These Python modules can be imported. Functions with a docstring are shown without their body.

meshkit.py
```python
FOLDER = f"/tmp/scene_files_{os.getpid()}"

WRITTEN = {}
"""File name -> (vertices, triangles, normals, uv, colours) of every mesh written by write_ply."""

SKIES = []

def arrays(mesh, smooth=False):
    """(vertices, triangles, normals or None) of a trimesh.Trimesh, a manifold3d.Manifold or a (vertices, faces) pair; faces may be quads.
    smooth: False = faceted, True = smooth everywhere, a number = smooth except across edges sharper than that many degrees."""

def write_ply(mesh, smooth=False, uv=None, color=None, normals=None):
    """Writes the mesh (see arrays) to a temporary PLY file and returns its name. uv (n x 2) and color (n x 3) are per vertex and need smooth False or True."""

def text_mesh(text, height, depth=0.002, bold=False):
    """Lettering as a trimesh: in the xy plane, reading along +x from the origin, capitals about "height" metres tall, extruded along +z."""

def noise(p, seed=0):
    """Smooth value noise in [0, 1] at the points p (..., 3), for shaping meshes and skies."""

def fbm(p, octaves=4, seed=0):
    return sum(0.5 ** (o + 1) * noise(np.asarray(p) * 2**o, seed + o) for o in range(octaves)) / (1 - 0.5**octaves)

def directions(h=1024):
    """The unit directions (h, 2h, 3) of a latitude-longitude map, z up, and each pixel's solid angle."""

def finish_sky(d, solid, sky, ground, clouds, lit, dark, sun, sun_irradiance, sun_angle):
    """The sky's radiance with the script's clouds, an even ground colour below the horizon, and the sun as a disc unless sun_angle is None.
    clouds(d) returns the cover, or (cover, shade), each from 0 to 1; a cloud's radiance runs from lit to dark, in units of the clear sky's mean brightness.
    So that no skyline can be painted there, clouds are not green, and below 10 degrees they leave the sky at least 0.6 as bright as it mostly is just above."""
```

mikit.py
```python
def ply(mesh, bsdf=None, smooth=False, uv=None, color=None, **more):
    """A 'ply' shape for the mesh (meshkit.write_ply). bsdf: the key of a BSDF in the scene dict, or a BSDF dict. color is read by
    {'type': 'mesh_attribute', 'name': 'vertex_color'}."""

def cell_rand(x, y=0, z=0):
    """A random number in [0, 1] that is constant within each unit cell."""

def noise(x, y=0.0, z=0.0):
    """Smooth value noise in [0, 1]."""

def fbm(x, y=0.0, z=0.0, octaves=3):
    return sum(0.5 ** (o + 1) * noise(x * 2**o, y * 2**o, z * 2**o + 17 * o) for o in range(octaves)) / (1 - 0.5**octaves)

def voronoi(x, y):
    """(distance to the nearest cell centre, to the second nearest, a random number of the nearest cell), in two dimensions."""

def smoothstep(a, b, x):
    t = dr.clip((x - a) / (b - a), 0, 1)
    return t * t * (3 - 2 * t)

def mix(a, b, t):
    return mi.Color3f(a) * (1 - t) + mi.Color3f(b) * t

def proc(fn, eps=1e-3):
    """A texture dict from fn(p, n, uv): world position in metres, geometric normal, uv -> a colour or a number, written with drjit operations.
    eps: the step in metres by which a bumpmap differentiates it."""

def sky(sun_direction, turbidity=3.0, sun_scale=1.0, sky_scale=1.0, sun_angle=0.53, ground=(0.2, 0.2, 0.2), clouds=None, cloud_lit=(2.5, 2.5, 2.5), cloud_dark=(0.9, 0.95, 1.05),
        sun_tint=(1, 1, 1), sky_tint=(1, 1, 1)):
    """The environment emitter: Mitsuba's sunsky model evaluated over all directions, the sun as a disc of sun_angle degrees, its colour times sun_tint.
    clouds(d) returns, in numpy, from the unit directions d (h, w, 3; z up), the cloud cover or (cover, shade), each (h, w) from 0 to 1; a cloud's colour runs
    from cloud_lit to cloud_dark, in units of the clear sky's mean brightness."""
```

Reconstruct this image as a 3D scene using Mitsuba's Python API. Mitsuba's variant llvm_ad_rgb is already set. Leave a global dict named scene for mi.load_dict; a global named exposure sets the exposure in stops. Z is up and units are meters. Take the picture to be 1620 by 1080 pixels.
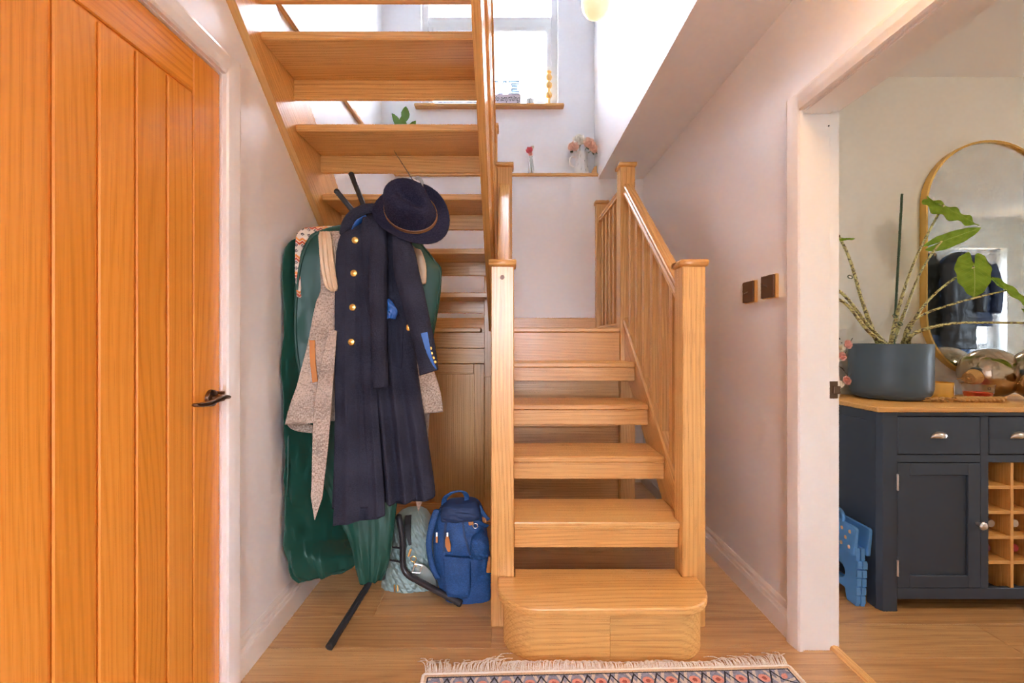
import math, random
import numpy as np
import trimesh
import drjit as dr
import mitsuba as mi
import mikit
import meshkit
from mikit import proc, noise, fbm, smoothstep, mix, cell_rand, voronoi
from shapely.geometry import Polygon, Point, LineString
from shapely import affinity
from scipy.interpolate import PchipInterpolator
from scipy.spatial import cKDTree

rng = random.Random(7)
T = mi.ScalarTransform4f
scene, labels = {}, {}

# ------------------------------------------------------------------ camera, sky, lamps' strength, exposure
F, CX, CY, H = 720.0, 805.0, 537.0, 1.118
exposure = 1.3
scene['camera'] = {
    'type': 'perspective', 'fov': 2 * math.degrees(math.atan(810 / F)), 'fov_axis': 'x',
    'principal_point_offset_x': (810 - CX) / 1620, 'principal_point_offset_y': (540 - CY) / 1080,
    'near_clip': 0.05, 'far_clip': 200.0,
    'to_world': T().look_at(origin=[0, 0, H], target=[0, 1, H], up=[0, 0, 1])}
scene['sky'] = mikit.sky([0.25, 0.75, 0.62], turbidity=4, sun_scale=0.0, sky_scale=98.0, ground=(0.22, 0.23, 0.21),
                         clouds=lambda d: np.ones(d.shape[:2]), cloud_lit=(1.14, 1.27, 1.52), cloud_dark=(1, 1, 1))
LAMP_HALL = (13.0, 6.9, 2.5)
FILL_DINING = (11.0, 9.4, 7.2)
LAMP_PENDANT = (0.36, 0.24, 0.13)

# ------------------------------------------------------------------ helpers
used = set()


def numbered(name):
    k, i = name, 0
    while k in used:
        i += 1
        k = f'{name}_{i:03d}'
    used.add(k)
    return k


def tag(key, label=None, cat=None, group=None, kind=None):
    d = labels.setdefault(key, {})
    for a, b in (('label', label), ('category', cat), ('group', group), ('kind', kind)):
        if b:
            d[a] = b
    return key


def thing(name, label, cat, group=None, kind=None):
    return tag(numbered(name), label, cat, group, kind)


def add(name, mesh, mat, smooth=False, uv=None, label=None, cat=None, group=None, kind=None, parent=None, **more):
    key = numbered(f'{parent}__{name}' if parent else name)
    scene[key] = mikit.ply(mesh, mat, smooth=smooth, uv=uv, **more)
    if label or cat or group or kind:
        tag(key, label, cat, group, kind)
    return key


def wood(name, mesh, axis, parent=None, mat='oak', smooth=False, **k):
    """a wooden piece: its uv holds the grain's direction (0 x, 1 y, 2 z, 3 / 4 the pitches) and the piece's own seed"""
    if smooth not in (False, True):
        mesh = trimesh.graph.smooth_shade(mesh, angle=math.radians(smooth), facet_minarea=None)
        smooth = True
    uv = np.tile([axis + 0.05 + 0.9 * rng.random(), rng.random()], (len(mesh.vertices), 1))
    return add(name, mesh, mat, smooth=smooth, uv=uv, parent=parent, **k)


def mesh(v, f):
    return trimesh.Trimesh(np.asarray(v, float), np.asarray(f, int), process=False)


def join(*ms):
    return trimesh.util.concatenate(list(ms))


_corner = []
for sx in (-1, 1):
    for sy in (-1, 1):
        for sz in (-1, 1):
            for a in range(3):
                _corner.append((sx, sy, sz, a))


def _chamfer_verts(h, b):
    out = []
    for sx, sy, sz, a in _corner:
        q = [h[0] - b, h[1] - b, h[2] - b]
        q[a] = h[a]
        out.append([sx * q[0], sy * q[1], sz * q[2]])
    return np.array(out)


_hull = trimesh.convex.convex_hull(_chamfer_verts((1, 1, 1), 0.3))
_src = _chamfer_verts((1, 1, 1), 0.3)
_map = cKDTree(_src).query(_hull.vertices)[1]
_CF = _map[_hull.faces]


def box(x0, x1, y0, y1, z0, z1, b=0.003):
    h = np.array([(x1 - x0) / 2, (y1 - y0) / 2, (z1 - z0) / 2])
    c = np.array([(x1 + x0) / 2, (y1 + y0) / 2, (z1 + z0) / 2])
    if b <= 0:
        return trimesh.creation.box(extents=2 * h, transform=trimesh.transformations.translation_matrix(c))
    b = min(b, 0.45 * h.min())
    return mesh(_chamfer_verts(h, b) + c, _CF)


def moved(m, M):
    m = m.copy()
    m.apply_transform(M)
    return m


def frame(origin, xa, ya, za):
    M = np.eye(4)
    M[:3, 0], M[:3, 1], M[:3, 2], M[:3, 3] = xa, ya, za, origin
    return M


def unit(v):
    v = np.asarray(v, float)
    return v / np.linalg.norm(v)


def axes(d, up=(0, 0, 1)):
    """an orthonormal frame whose z is d"""
    d = unit(d)
    a = np.cross(up, d)
    if np.linalg.norm(a) < 1e-4:
        a = np.cross((0, 1, 0), d)
    a = unit(a)
    return a, np.cross(d, a), d


def px(x, y, Z):
    """the place at depth Z that the photograph shows at pixel x, y"""
    return np.array([(x - CX) / F * Z, Z, H - (y - CY) / F * Z])


def rings(R, close=False, cap0=True, cap1=True):
    """a skin over rings of points (m, n, 3)"""
    R = np.asarray(R, float)
    m, n = R.shape[:2]
    v = R.reshape(-1, 3)
    f = []
    i = np.arange(n)
    k = (i + 1) % n
    for j in range(m if close else m - 1):
        a, b = j * n, ((j + 1) % m) * n
        f.append(np.stack([a + i, a + k, b + k], 1))
        f.append(np.stack([a + i, b + k, b + i], 1))
    if not close:
        v = np.vstack([v, R[0].mean(0), R[-1].mean(0)])
        if cap0:
            f.append(np.stack([k, i, i * 0 + m * n], 1))
        if cap1:
            f.append(np.stack([(m - 1) * n + i, (m - 1) * n + k, i * 0 + m * n + 1], 1))
    out = mesh(v, np.vstack(f))
    return out


def curve(pts, n=40):
    pts = np.asarray(pts, float)
    if len(pts) == 2:
        return pts[0] + (pts[1] - pts[0]) * np.linspace(0, 1, n)[:, None]
    d = np.r_[0, np.cumsum(np.linalg.norm(np.diff(pts, axis=0), axis=1))]
    from scipy.interpolate import CubicSpline
    if len(pts) == 3:
        s = CubicSpline(d, pts, bc_type='natural')
    else:
        s = CubicSpline(d, pts, bc_type='natural')
    return s(np.linspace(0, d[-1], n))


def tube(pts, r, n=12, steps=0, flat=1.0, round_ends=False, up=(0, 0, 1)):
    p = curve(pts, steps) if steps else np.asarray(pts, float)
    m = len(p)
    r = np.interp(np.linspace(0, 1, m), np.linspace(0, 1, len(r)), r) if np.ndim(r) else np.full(m, r)
    t = np.gradient(p, axis=0)
    t /= np.linalg.norm(t, axis=1, keepdims=True)
    a, b, _ = axes(t[0], up)
    R = []
    th = np.arange(n) / n * 2 * np.pi
    for j in range(m):
        a = unit(a - t[j] * (a @ t[j]))
        b = np.cross(t[j], a)
        R.append(p[j] + r[j] * (np.cos(th)[:, None] * a + flat * np.sin(th)[:, None] * b))
    if round_ends:
        def dome(ring, c, d, rr):
            return [c + (ring - c) * math.cos(q) + d * rr * math.sin(q) for q in (0.5, 1.0, 1.4)]
        R = list(reversed(dome(R[0], p[0], -t[0], r[0]))) + R + dome(R[-1], p[-1], t[-1], r[-1])
    return rings(R)


def polytube(pts, r, n=12, bend=0.04, k=5, **kw):
    """a straight tube with rounded bends"""
    pts = [np.asarray(q, float) for q in pts]
    out = [pts[0]]
    for a, b, c in zip(pts, pts[1:], pts[2:]):
        d0, d1 = unit(a - b), unit(c - b)
        q = min(bend, 0.45 * np.linalg.norm(a - b), 0.45 * np.linalg.norm(c - b))
        A, C = b + d0 * q, b + d1 * q
        for s in np.linspace(0, 1, k + 1):
            out.append((1 - s) ** 2 * A + 2 * s * (1 - s) * b + s * s * C)
    out.append(pts[-1])
    return tube(out, r, n, **kw)


def lathe(profile, n=32, origin=(0, 0, 0), axis=(0, 0, 1), sx=1.0, sy=1.0):
    a, b, d = axes(axis)
    th = np.arange(n) / n * 2 * np.pi
    R = [np.asarray(origin) + r * (sx * np.cos(th)[:, None] * a + sy * np.sin(th)[:, None] * b) + h * d for r, h in profile]
    return rings(R, cap0=profile[0][0] > 1e-6, cap1=profile[-1][0] > 1e-6)


def prism(poly, h, M=None):
    m = trimesh.creation.extrude_polygon(poly, h, engine='earcut')
    return moved(m, M) if M is not None else m


def prism_x(pts, x0, x1):
    """a polygon of (y, z) points between x0 and x1"""
    return prism(Polygon(pts), x1 - x0, frame((x0, 0, 0), (0, 1, 0), (0, 0, 1), (1, 0, 0)))


def prism_y(pts, y0, y1):
    """a polygon of (x, z) points between y0 and y1"""
    p = pts if hasattr(pts, 'exterior') else Polygon(pts)
    m = prism(p, y1 - y0, frame((0, y1, 0), (1, 0, 0), (0, 0, 1), (0, -1, 0)))
    return m


def linear(profile, a, b):
    """a profile of (side, height) points swept from a to b, its ends cut upright; side is horizontal"""
    a, b = np.asarray(a, float), np.asarray(b, float)
    d = b - a
    s = unit(np.cross(d * [1, 1, 0], (0, 0, 1)))
    P = np.asarray(profile, float)
    R = [q + P[:, :1] * s + P[:, 1:] * np.array([0, 0, 1.0]) for q in (a, b)]
    pl = Polygon(P)
    v2, f2 = trimesh.creation.triangulate_polygon(pl, engine='earcut')
    idx = cKDTree(P).query(v2)[1]
    f2 = idx[f2]
    n = len(P)
    side = rings(R, cap0=False, cap1=False)
    v = np.vstack(R)
    m = mesh(v, np.vstack([side.faces, f2[:, ::-1], f2 + n]))
    m.fix_normals()
    return m


def loft(rows, n=72, m=90, folds=None, seed=0, wr=0.0, wscale=(9, 9), power=0.7, world=False, close_end=True):
    """a cloth body over rows (left x, left y, right x, right y, depth, thickness); folds(s, t) shifts it in depth"""
    R0 = []
    for a, b, c, d, Z, th in rows:
        Za, Zb = Z if np.ndim(Z) else (Z, Z)
        R0.append((*(np.r_[px(a, b, Za)[[0, 2]], px(c, d, Zb)[[0, 2]]] if not world else (a, b, c, d)), Za, th, Zb))
    R0 = np.asarray(R0, float)
    mid = (R0[:, [0, 1]] + R0[:, [2, 3]]) / 2
    k = np.r_[0, np.cumsum(np.maximum(np.linalg.norm(np.diff(mid, axis=0), axis=1), 1e-4))]
    k /= k[-1]
    t = np.linspace(0, 1, m)
    q = PchipInterpolator(k, R0)(t) if len(R0) > 2 else R0[0] + (R0[1] - R0[0]) * t[:, None]
    th = np.arange(n) / n * 2 * np.pi
    s = (1 - np.cos(th)) / 2
    w = np.sign(np.sin(th)) * np.abs(np.sin(th)) ** power
    X = q[:, :1] + (q[:, 2:3] - q[:, :1]) * s
    Zz = q[:, 1:2] + (q[:, 3:4] - q[:, 1:2]) * s
    Y = q[:, 4:5] + (q[:, 6:7] - q[:, 4:5]) * s - q[:, 5:6] / 2 * w
    if folds is not None:
        Y = Y + folds(s[None, :] + 0 * t[:, None], t[:, None] + 0 * s[None, :])
    if wr:
        nn = meshkit.fbm(np.stack([X * wscale[0], Y * 0 + seed * 3.1 + (w > 0) * 7.0, Zz * wscale[1]], -1), 3, seed)
        Y = Y + wr * (nn - 0.5) * 2 * np.abs(np.sin(th)) ** 0.5
    out = rings(np.stack([X, Y, Zz], -1), cap0=True, cap1=close_end)
    front = np.stack([X, Y, Zz], -1)[:, (np.sin(th) > 0.05)].reshape(-1, 3)
    out.front = (cKDTree(front[:, [0, 2]]), front)
    return out


def on(body, x, y, Z=1.85, lift=0.0, world=False):
    """the point of the body's front that pixel x, y sees (about depth Z)"""
    for _ in range(4):
        g = px(x, y, Z) if not world else np.array([x, Z, y])
        i = body.front[0].query([g[0], g[2]], k=4)[1]
        Z = body.front[1][i, 1].mean()
    g = px(x, y, Z - lift) if not world else np.array([x, Z - lift, y])
    return g


def strip(body, pts, width, thick=0.004, Z=1.85, n=30, lift=0.002, point=False):
    """a flat band laid on a body's front along pixel points; width in metres"""
    p2 = curve(np.c_[np.asarray(pts, float), np.zeros(len(pts))], n)[:, :2]
    P = np.array([on(body, a, b, Z, lift) for a, b in p2])
    P[:, 1] = np.convolve(np.pad(P[:, 1], 3, mode='edge'), np.ones(7) / 7, 'valid')
    return ribbon(P, width, thick, point=point)


def ribbon(P, width, thick, normal=(0, -1, 0), point=False):
    P = np.asarray(P, float)
    t = np.gradient(P, axis=0)
    t /= np.linalg.norm(t, axis=1, keepdims=True)
    nrm = np.tile(unit(normal), (len(P), 1)) if np.ndim(normal) == 1 else np.asarray(normal, float)
    s = np.cross(t, nrm)
    s /= np.linalg.norm(s, axis=1, keepdims=True)
    nr = np.cross(s, t)
    w = np.interp(np.linspace(0, 1, len(P)), np.linspace(0, 1, len(width)), width) if np.ndim(width) else np.full(len(P), width)
    if point:
        w = w * np.minimum(1, np.linspace(len(P) / 6, 0.02, len(P)))
    R = []
    for j in range(len(P)):
        a, b = s[j] * w[j] / 2, nr[j] * thick / 2
        R.append([P[j] - a - b * 0.3, P[j] - a * 0.93 - b, P[j] + a * 0.93 - b, P[j] + a - b * 0.3, P[j] + a + b * 0.3, P[j] + a * 0.93 + b, P[j] - a * 0.93 + b, P[j] - a + b * 0.3])
    return rings(R)


def ico(r, c, sub=3, s=(1, 1, 1)):
    m = trimesh.creation.icosphere(subdivisions=sub, radius=r)
    m.vertices = m.vertices * np.asarray(s) + np.asarray(c)
    return m


# ------------------------------------------------------------------ materials
def lin(*c):
    c = np.array(c) / 255
    return [float(x) for x in np.where(c < 0.04045, c / 12.92, ((c + 0.055) / 1.055) ** 2.4)]


def rgb(c):
    return {'type': 'rgb', 'value': [float(x) for x in c]}


def mat(name, color, rough=0.5, metal=0.0, spec=0.5, two=False, **k):
    d = {'type': 'principled', 'base_color': color if isinstance(color, dict) else rgb(color), 'roughness': rough, 'metallic': metal, **k}
    if not metal:
        d['specular'] = spec
    scene[name] = {'type': 'twosided', 'bsdf': d}
    return name


PITCH = math.atan2(0.1983, 0.2415)
PITCH_UP = math.atan2(0.2, 0.2595)


def wood_fn(dark, mid, light, ring=75.0, warp=9.0, pore=0.4, tone=0.06, wg=0.20, wf=0.42, wp=0.38):
    dark, mid, light = map(lambda q: mi.Color3f(*lin(*q)), (dark, mid, light))
    c3, s3, c4, s4 = math.cos(PITCH), math.sin(PITCH), math.cos(PITCH_UP), math.sin(PITCH_UP)

    def fn(p, n, uv):
        ax = dr.floor(uv.x)
        r1, r2 = uv.x - ax, uv.y
        x, y, z = p.x, p.y, p.z
        L = dr.select(ax < 0.5, x, dr.select(ax < 1.5, y, dr.select(ax < 2.5, z, dr.select(ax < 3.5, y * c3 + z * s3, -y * c4 + z * s4))))
        A = dr.select(ax < 0.5, y, dr.select(ax < 2.5, x, dr.select(ax < 3.5, -y * s3 + z * c3, y * s4 + z * c4)))
        B = dr.select(ax < 1.5, z, dr.select(ax < 2.5, y, x))
        L = L + r1 * 31.0
        A = A + r2 * 17.0
        w = fbm(L * 0.8, A * 4.0, B * 4.0, 2)
        g = 0.5 + 0.5 * dr.sin(((A * 0.8 + B * 0.7) * ring + w * warp) * 6.2832)
        g = g * g * g
        fine = noise(L * 5.0, A * 210.0, B * 210.0)
        por = smoothstep(0.62, 0.85, noise(L * 11.0, A * 430.0, B * 430.0))
        patch = noise(L * 0.9, A * 5.0, B * 5.0)
        t = dr.clip(wg * g + wf * fine + wp * patch, 0, 1)
        c = dr.select(t < 0.5, dr.lerp(light, mid, t * 2), dr.lerp(mid, dark, t * 2 - 1))
        c = dr.lerp(c, dark, por * pore)
        return c * (1.0 + tone * (2.0 * dr.abs(r1 * 2 - 1) - 1.0))
    return fn


mat('oak', proc(wood_fn((168, 112, 52), (206, 152, 84), (226, 181, 111))), 0.30, spec=0.5, clearcoat=0.5, clearcoat_gloss=0.85)
mat('door_oak', proc(wood_fn((180, 98, 26), (210, 131, 46), (226, 152, 68), ring=60, pore=0.25, wg=0.22, wf=0.28, wp=0.5)), 0.30, spec=0.5)
mat('plug_wood', lin(128, 92, 66), 0.4)
mat('floor_wood', proc(wood_fn((140, 98, 56), (178, 133, 84), (202, 160, 106), ring=30, warp=8, pore=0.25, tone=0.10, wg=0.16, wf=0.24, wp=0.60)), 0.33, spec=0.45)
mat('top_oak', proc(wood_fn((180, 124, 64), (214, 162, 92), (230, 184, 116))), 0.35)


def plaster_fn(c):
    c = mi.Color3f(*c)

    def fn(p, n, uv):
        return c * (0.985 + 0.03 * noise(p.x * 60, p.y * 60, p.z * 60))
    return fn


mat('wall_paint', proc(plaster_fn((0.85, 0.862, 0.892))), 0.42, spec=0.35)
mat('dining_paint', proc(plaster_fn((0.79, 0.785, 0.74))), 0.5, spec=0.3)
mat('white_ceiling', (0.80, 0.79, 0.78), 0.7, spec=0.2)
mat('white_gloss', (0.82, 0.81, 0.80), 0.28)
mat('upvc', (0.86, 0.87, 0.88), 0.3)
mat('bronze', (0.16, 0.10, 0.065), 0.22, metal=1.0)
mat('brass', (0.80, 0.50, 0.18), 0.25, metal=1.0)
mat('gold_frame', (0.72, 0.46, 0.14), 0.3, metal=1.0)
mat('steel', (0.70, 0.68, 0.66), 0.28, metal=1.0)
mat('black_metal', (0.018, 0.018, 0.02), 0.3, spec=0.5)
mat('black_rubber', (0.012, 0.012, 0.012), 0.6)
scene['mirror_glass'] = {'type': 'twosided', 'bsdf': {'type': 'conductor', 'material': 'none', 'specular_reflectance': rgb((0.82, 0.90, 0.91))}}
scene['pane_glass'] = {'type': 'thindielectric', 'int_ior': 1.5}
scene['tumbler_glass'] = {'type': 'thindielectric', 'int_ior': 1.5}
scene['clear_glass'] = {'type': 'blendbsdf', 'weight': 0.28, 'a': {'type': 'thindielectric', 'int_ior': 1.5},
                        'b': {'type': 'twosided', 'bsdf': {'type': 'diffuse', 'reflectance': rgb((0.75, 0.80, 0.84))}}}


def weave_fn(a, b, fx=900.0, fz=900.0, big=14.0):
    a, b = mi.Color3f(*a), mi.Color3f(*b)

    def fn(p, n, uv):
        t = 0.5 * noise(p.x * fx, p.y * 300, p.z * fz * 0.35) + 0.5 * noise(p.x * fx * 0.35, p.y * 300, p.z * fz)
        t = 0.75 * t + 0.25 * noise(p.x * big, p.y * big, p.z * big)
        return dr.lerp(a, b, smoothstep(0.3, 0.7, t))
    return fn


mat('navy_wool', proc(weave_fn((0.011, 0.0115, 0.0185), (0.029, 0.029, 0.043))), 0.85, spec=0.15, sheen=0.25)
mat('hat_felt', proc(weave_fn((0.011, 0.011, 0.023), (0.024, 0.023, 0.040), 500, 500)), 0.9, spec=0.1, sheen=0.25)
mat('blue_lining', (0.015, 0.085, 0.30), 0.4, sheen=0.5)
mat('tweed', proc(weave_fn((0.23, 0.17, 0.13), (0.52, 0.43, 0.36), 420, 420)), 0.9, spec=0.1)
mat('cream_lining', (0.62, 0.46, 0.30), 0.45, spec=0.4)
mat('green_nylon', (0.010, 0.055, 0.037), 0.42, spec=0.4, sheen=0.1)
mat('green_piping', (0.008, 0.045, 0.03), 0.5)
mat('tan_leather', (0.42, 0.15, 0.03), 0.5)
mat('brown_leather', (0.17, 0.075, 0.03), 0.45)
mat('gold_button', (0.95, 0.62, 0.18), 0.2, metal=1.0)
mat('navy_canvas', proc(weave_fn((0.010, 0.040, 0.125), (0.022, 0.075, 0.21), 700, 700)), 0.6, spec=0.3)
mat('dark_canvas', (0.010, 0.026, 0.075), 0.7)
mat('sage_quilt', (0.24, 0.33, 0.31), 0.45, spec=0.4)
mat('sage_sheen', (0.36, 0.46, 0.45), 0.3, spec=0.5)


def fair_fn(p, n, uv):
    u, v = (p.x + 0.6 * p.y) * 36, p.z * 44
    fu = dr.abs(u - dr.floor(u) - 0.5)
    z = v + fu * 0.9
    k = z - 3.0 * dr.floor(z / 3.0)
    d = fu + dr.abs((v - dr.floor(v)) - 0.5)
    c = mi.Color3f(0.80, 0.74, 0.66)
    c = dr.select(k < 0.36, mi.Color3f(0.45, 0.07, 0.03), c)
    c = dr.select((k > 0.55) & (k < 0.95), mi.Color3f(0.80, 0.30, 0.07), c)
    c = dr.select((k > 1.2) & (d < 0.30), mi.Color3f(0.025, 0.022, 0.05), c)
    c = dr.select((k > 1.2) & (d < 0.12), mi.Color3f(0.80, 0.74, 0.66), c)
    return c


mat('fair_isle', proc(fair_fn), 0.9, spec=0.1)
mat('cabinet_blue', (0.030, 0.042, 0.058), 0.42, spec=0.4)
mat('pot_grey', (0.055, 0.085, 0.105), 0.35, spec=0.5)
mat('soil', (0.03, 0.02, 0.015), 0.9)


def stem_fn(p, n, uv):
    t = fbm(p.x * 170, p.y * 170, p.z * 200, 2)
    z = smoothstep(0.41, 0.49, t)
    return mix(lin(78, 62, 38), lin(206, 200, 135), z)


def leaf_fn(p, n, uv):
    v = dr.abs(uv.y)
    mid = 1 - smoothstep(0.006, 0.016, v)
    q = (uv.x - v * 0.9) * 7.0
    rib = (1 - smoothstep(0.02, 0.06, dr.abs(q - dr.floor(q) - 0.5))) * (1 - smoothstep(0.30, 0.42, v))
    c = mix((0.18, 0.29, 0.03), (0.27, 0.39, 0.05), noise(uv.x * 9, uv.y * 9, 2))
    return mix(c, (0.40, 0.48, 0.14), dr.clip(mid + 0.35 * rib, 0, 1))


mat('stem_mottle', proc(stem_fn), 0.45)
scene['leaf'] = {'type': 'principledthin', 'base_color': proc(leaf_fn), 'roughness': 0.35, 'diff_trans': 1.0, 'spec_trans': 0.0, 'eta': 1.4}
mat('plain_green', (0.12, 0.24, 0.05), 0.5)
mat('dark_green', (0.03, 0.06, 0.025), 0.6)
mat('white_ceramic', (0.88, 0.87, 0.85), 0.2)
mat('print_grey', (0.20, 0.19, 0.18), 0.5)
mat('peach', (0.92, 0.66, 0.53), 0.7, spec=0.2)
mat('amber_glass', (0.85, 0.70, 0.54), 0.25)
mat('cream', (0.90, 0.87, 0.79), 0.7, spec=0.2)
mat('pink', (0.80, 0.22, 0.28), 0.6)
mat('pale_pink', (0.85, 0.50, 0.46), 0.6)
mat('twig', (0.07, 0.045, 0.03), 0.8)
mat('sign_lilac', (0.66, 0.60, 0.67), 0.6)
mat('ink', (0.03, 0.03, 0.035), 0.6)
mat('letter_blue', (0.20, 0.28, 0.36), 0.5)
mat('stool_blue', (0.085, 0.27, 0.58), 0.4)
mat('stool_dark', (0.02, 0.04, 0.09), 0.6)
mat('dot_peach', (0.70, 0.50, 0.36), 0.6)
mat('wax_yellow', (0.80, 0.46, 0.08), 0.25)
mat('wax_red', (0.50, 0.03, 0.015), 0.25)
mat('raffia', (0.52, 0.30, 0.11), 0.8, spec=0.2)
mat('smoked_glass', (0.50, 0.40, 0.29), 0.04, metal=1.0)
mat('bottle_glass', (0.008, 0.014, 0.010), 0.1)
mat('foil_silver', (0.45, 0.44, 0.44), 0.3, metal=1.0)
mat('foil_white', (0.72, 0.70, 0.66), 0.4)
mat('foil_red', (0.26, 0.02, 0.03), 0.35)
mat('foil_plum', (0.12, 0.015, 0.03), 0.35)
mat('jacket_navy', (0.012, 0.022, 0.06), 0.6)
mat('jacket_olive', (0.045, 0.048, 0.042), 0.6)
mat('jacket_blue', (0.03, 0.07, 0.17), 0.7)
mat('jacket_black', (0.016, 0.017, 0.022), 0.5)
mat('fringe_wool', (0.84, 0.79, 0.70), 0.9, spec=0.1)


def rug_fn(p, n, uv):
    # uv: metres across and along from the rug's far left corner
    u, v = uv.x, uv.y
    w = 1.23
    e = dr.minimum(dr.minimum(u, w - u), v)
    cream, blue = mi.Color3f(0.62, 0.47, 0.33), mi.Color3f(0.22, 0.225, 0.28)
    red, black = mi.Color3f(0.50, 0.135, 0.10), mi.Color3f(0.03, 0.028, 0.035)
    along = dr.select(v < dr.minimum(u, w - u), u, v)
    # guard band with rosettes
    k = along * 13.0
    kk = k - dr.floor(k) - 0.5
    h = (e - 0.05) * 13.0
    rose = dr.sqrt(kk * kk + h * h)
    c = blue * (0.8 + 0.5 * noise(u * 160, v * 160, 1))
    c = dr.select(dr.abs(dr.abs(kk) - 0.40 - h * 0.4) < 0.07, mi.Color3f(0.55, 0.48, 0.42), c)
    c = dr.select(dr.abs(dr.abs(kk) - 0.30 + h * 0.5) < 0.035, black, c)
    c = dr.select(rose < 0.23, mi.Color3f(0.60, 0.26, 0.20), c)
    c = dr.select(rose < 0.10, red * 0.6, c)
    fld = dr.lerp(cream, mi.Color3f(0.66, 0.54, 0.42), noise(u * 30, v * 30, 5))
    a, b, r = voronoi(u * 11 + 3, v * 11)
    fld = dr.select(a < 0.27, dr.select(r < 0.4, red, dr.select(r < 0.7, blue, mi.Color3f(0.45, 0.22, 0.10))), fld)
    fld = dr.select((a > 0.30) & (a < 0.34), black, fld)
    c = dr.select(e > 0.098, fld, c)
    c = dr.select((e > 0.088) & (e < 0.098), black, c)
    c = dr.select(e < 0.010, cream, c)
    c = dr.select((e > 0.010) & (e < 0.015), black * 2, c)
    return c * (0.85 + 0.3 * noise(u * 420, v * 420, 3))


mat('rug_pile', proc(rug_fn), 0.95, spec=0.05)

# ------------------------------------------------------------------ dimensions
WL, WR, WB = -0.893, 1.055, 3.58           # the hall's left, right and back walls
DX0, DYB, DYF, DX1 = 1.195, 2.30, -0.475, 6.3   # the dining room
CEIL, DCEIL, UP = 2.38, 2.444, 4.9
UL, UB, UR = -1.044, 3.73, 0.70            # the upper hall
LAND = 1.19
WELL = 1.05                                # where the opening over the stairs begins


def st(name, m, material, label, **k):
    return add(name, m, material, label=label, kind='structure', **k)


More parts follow.
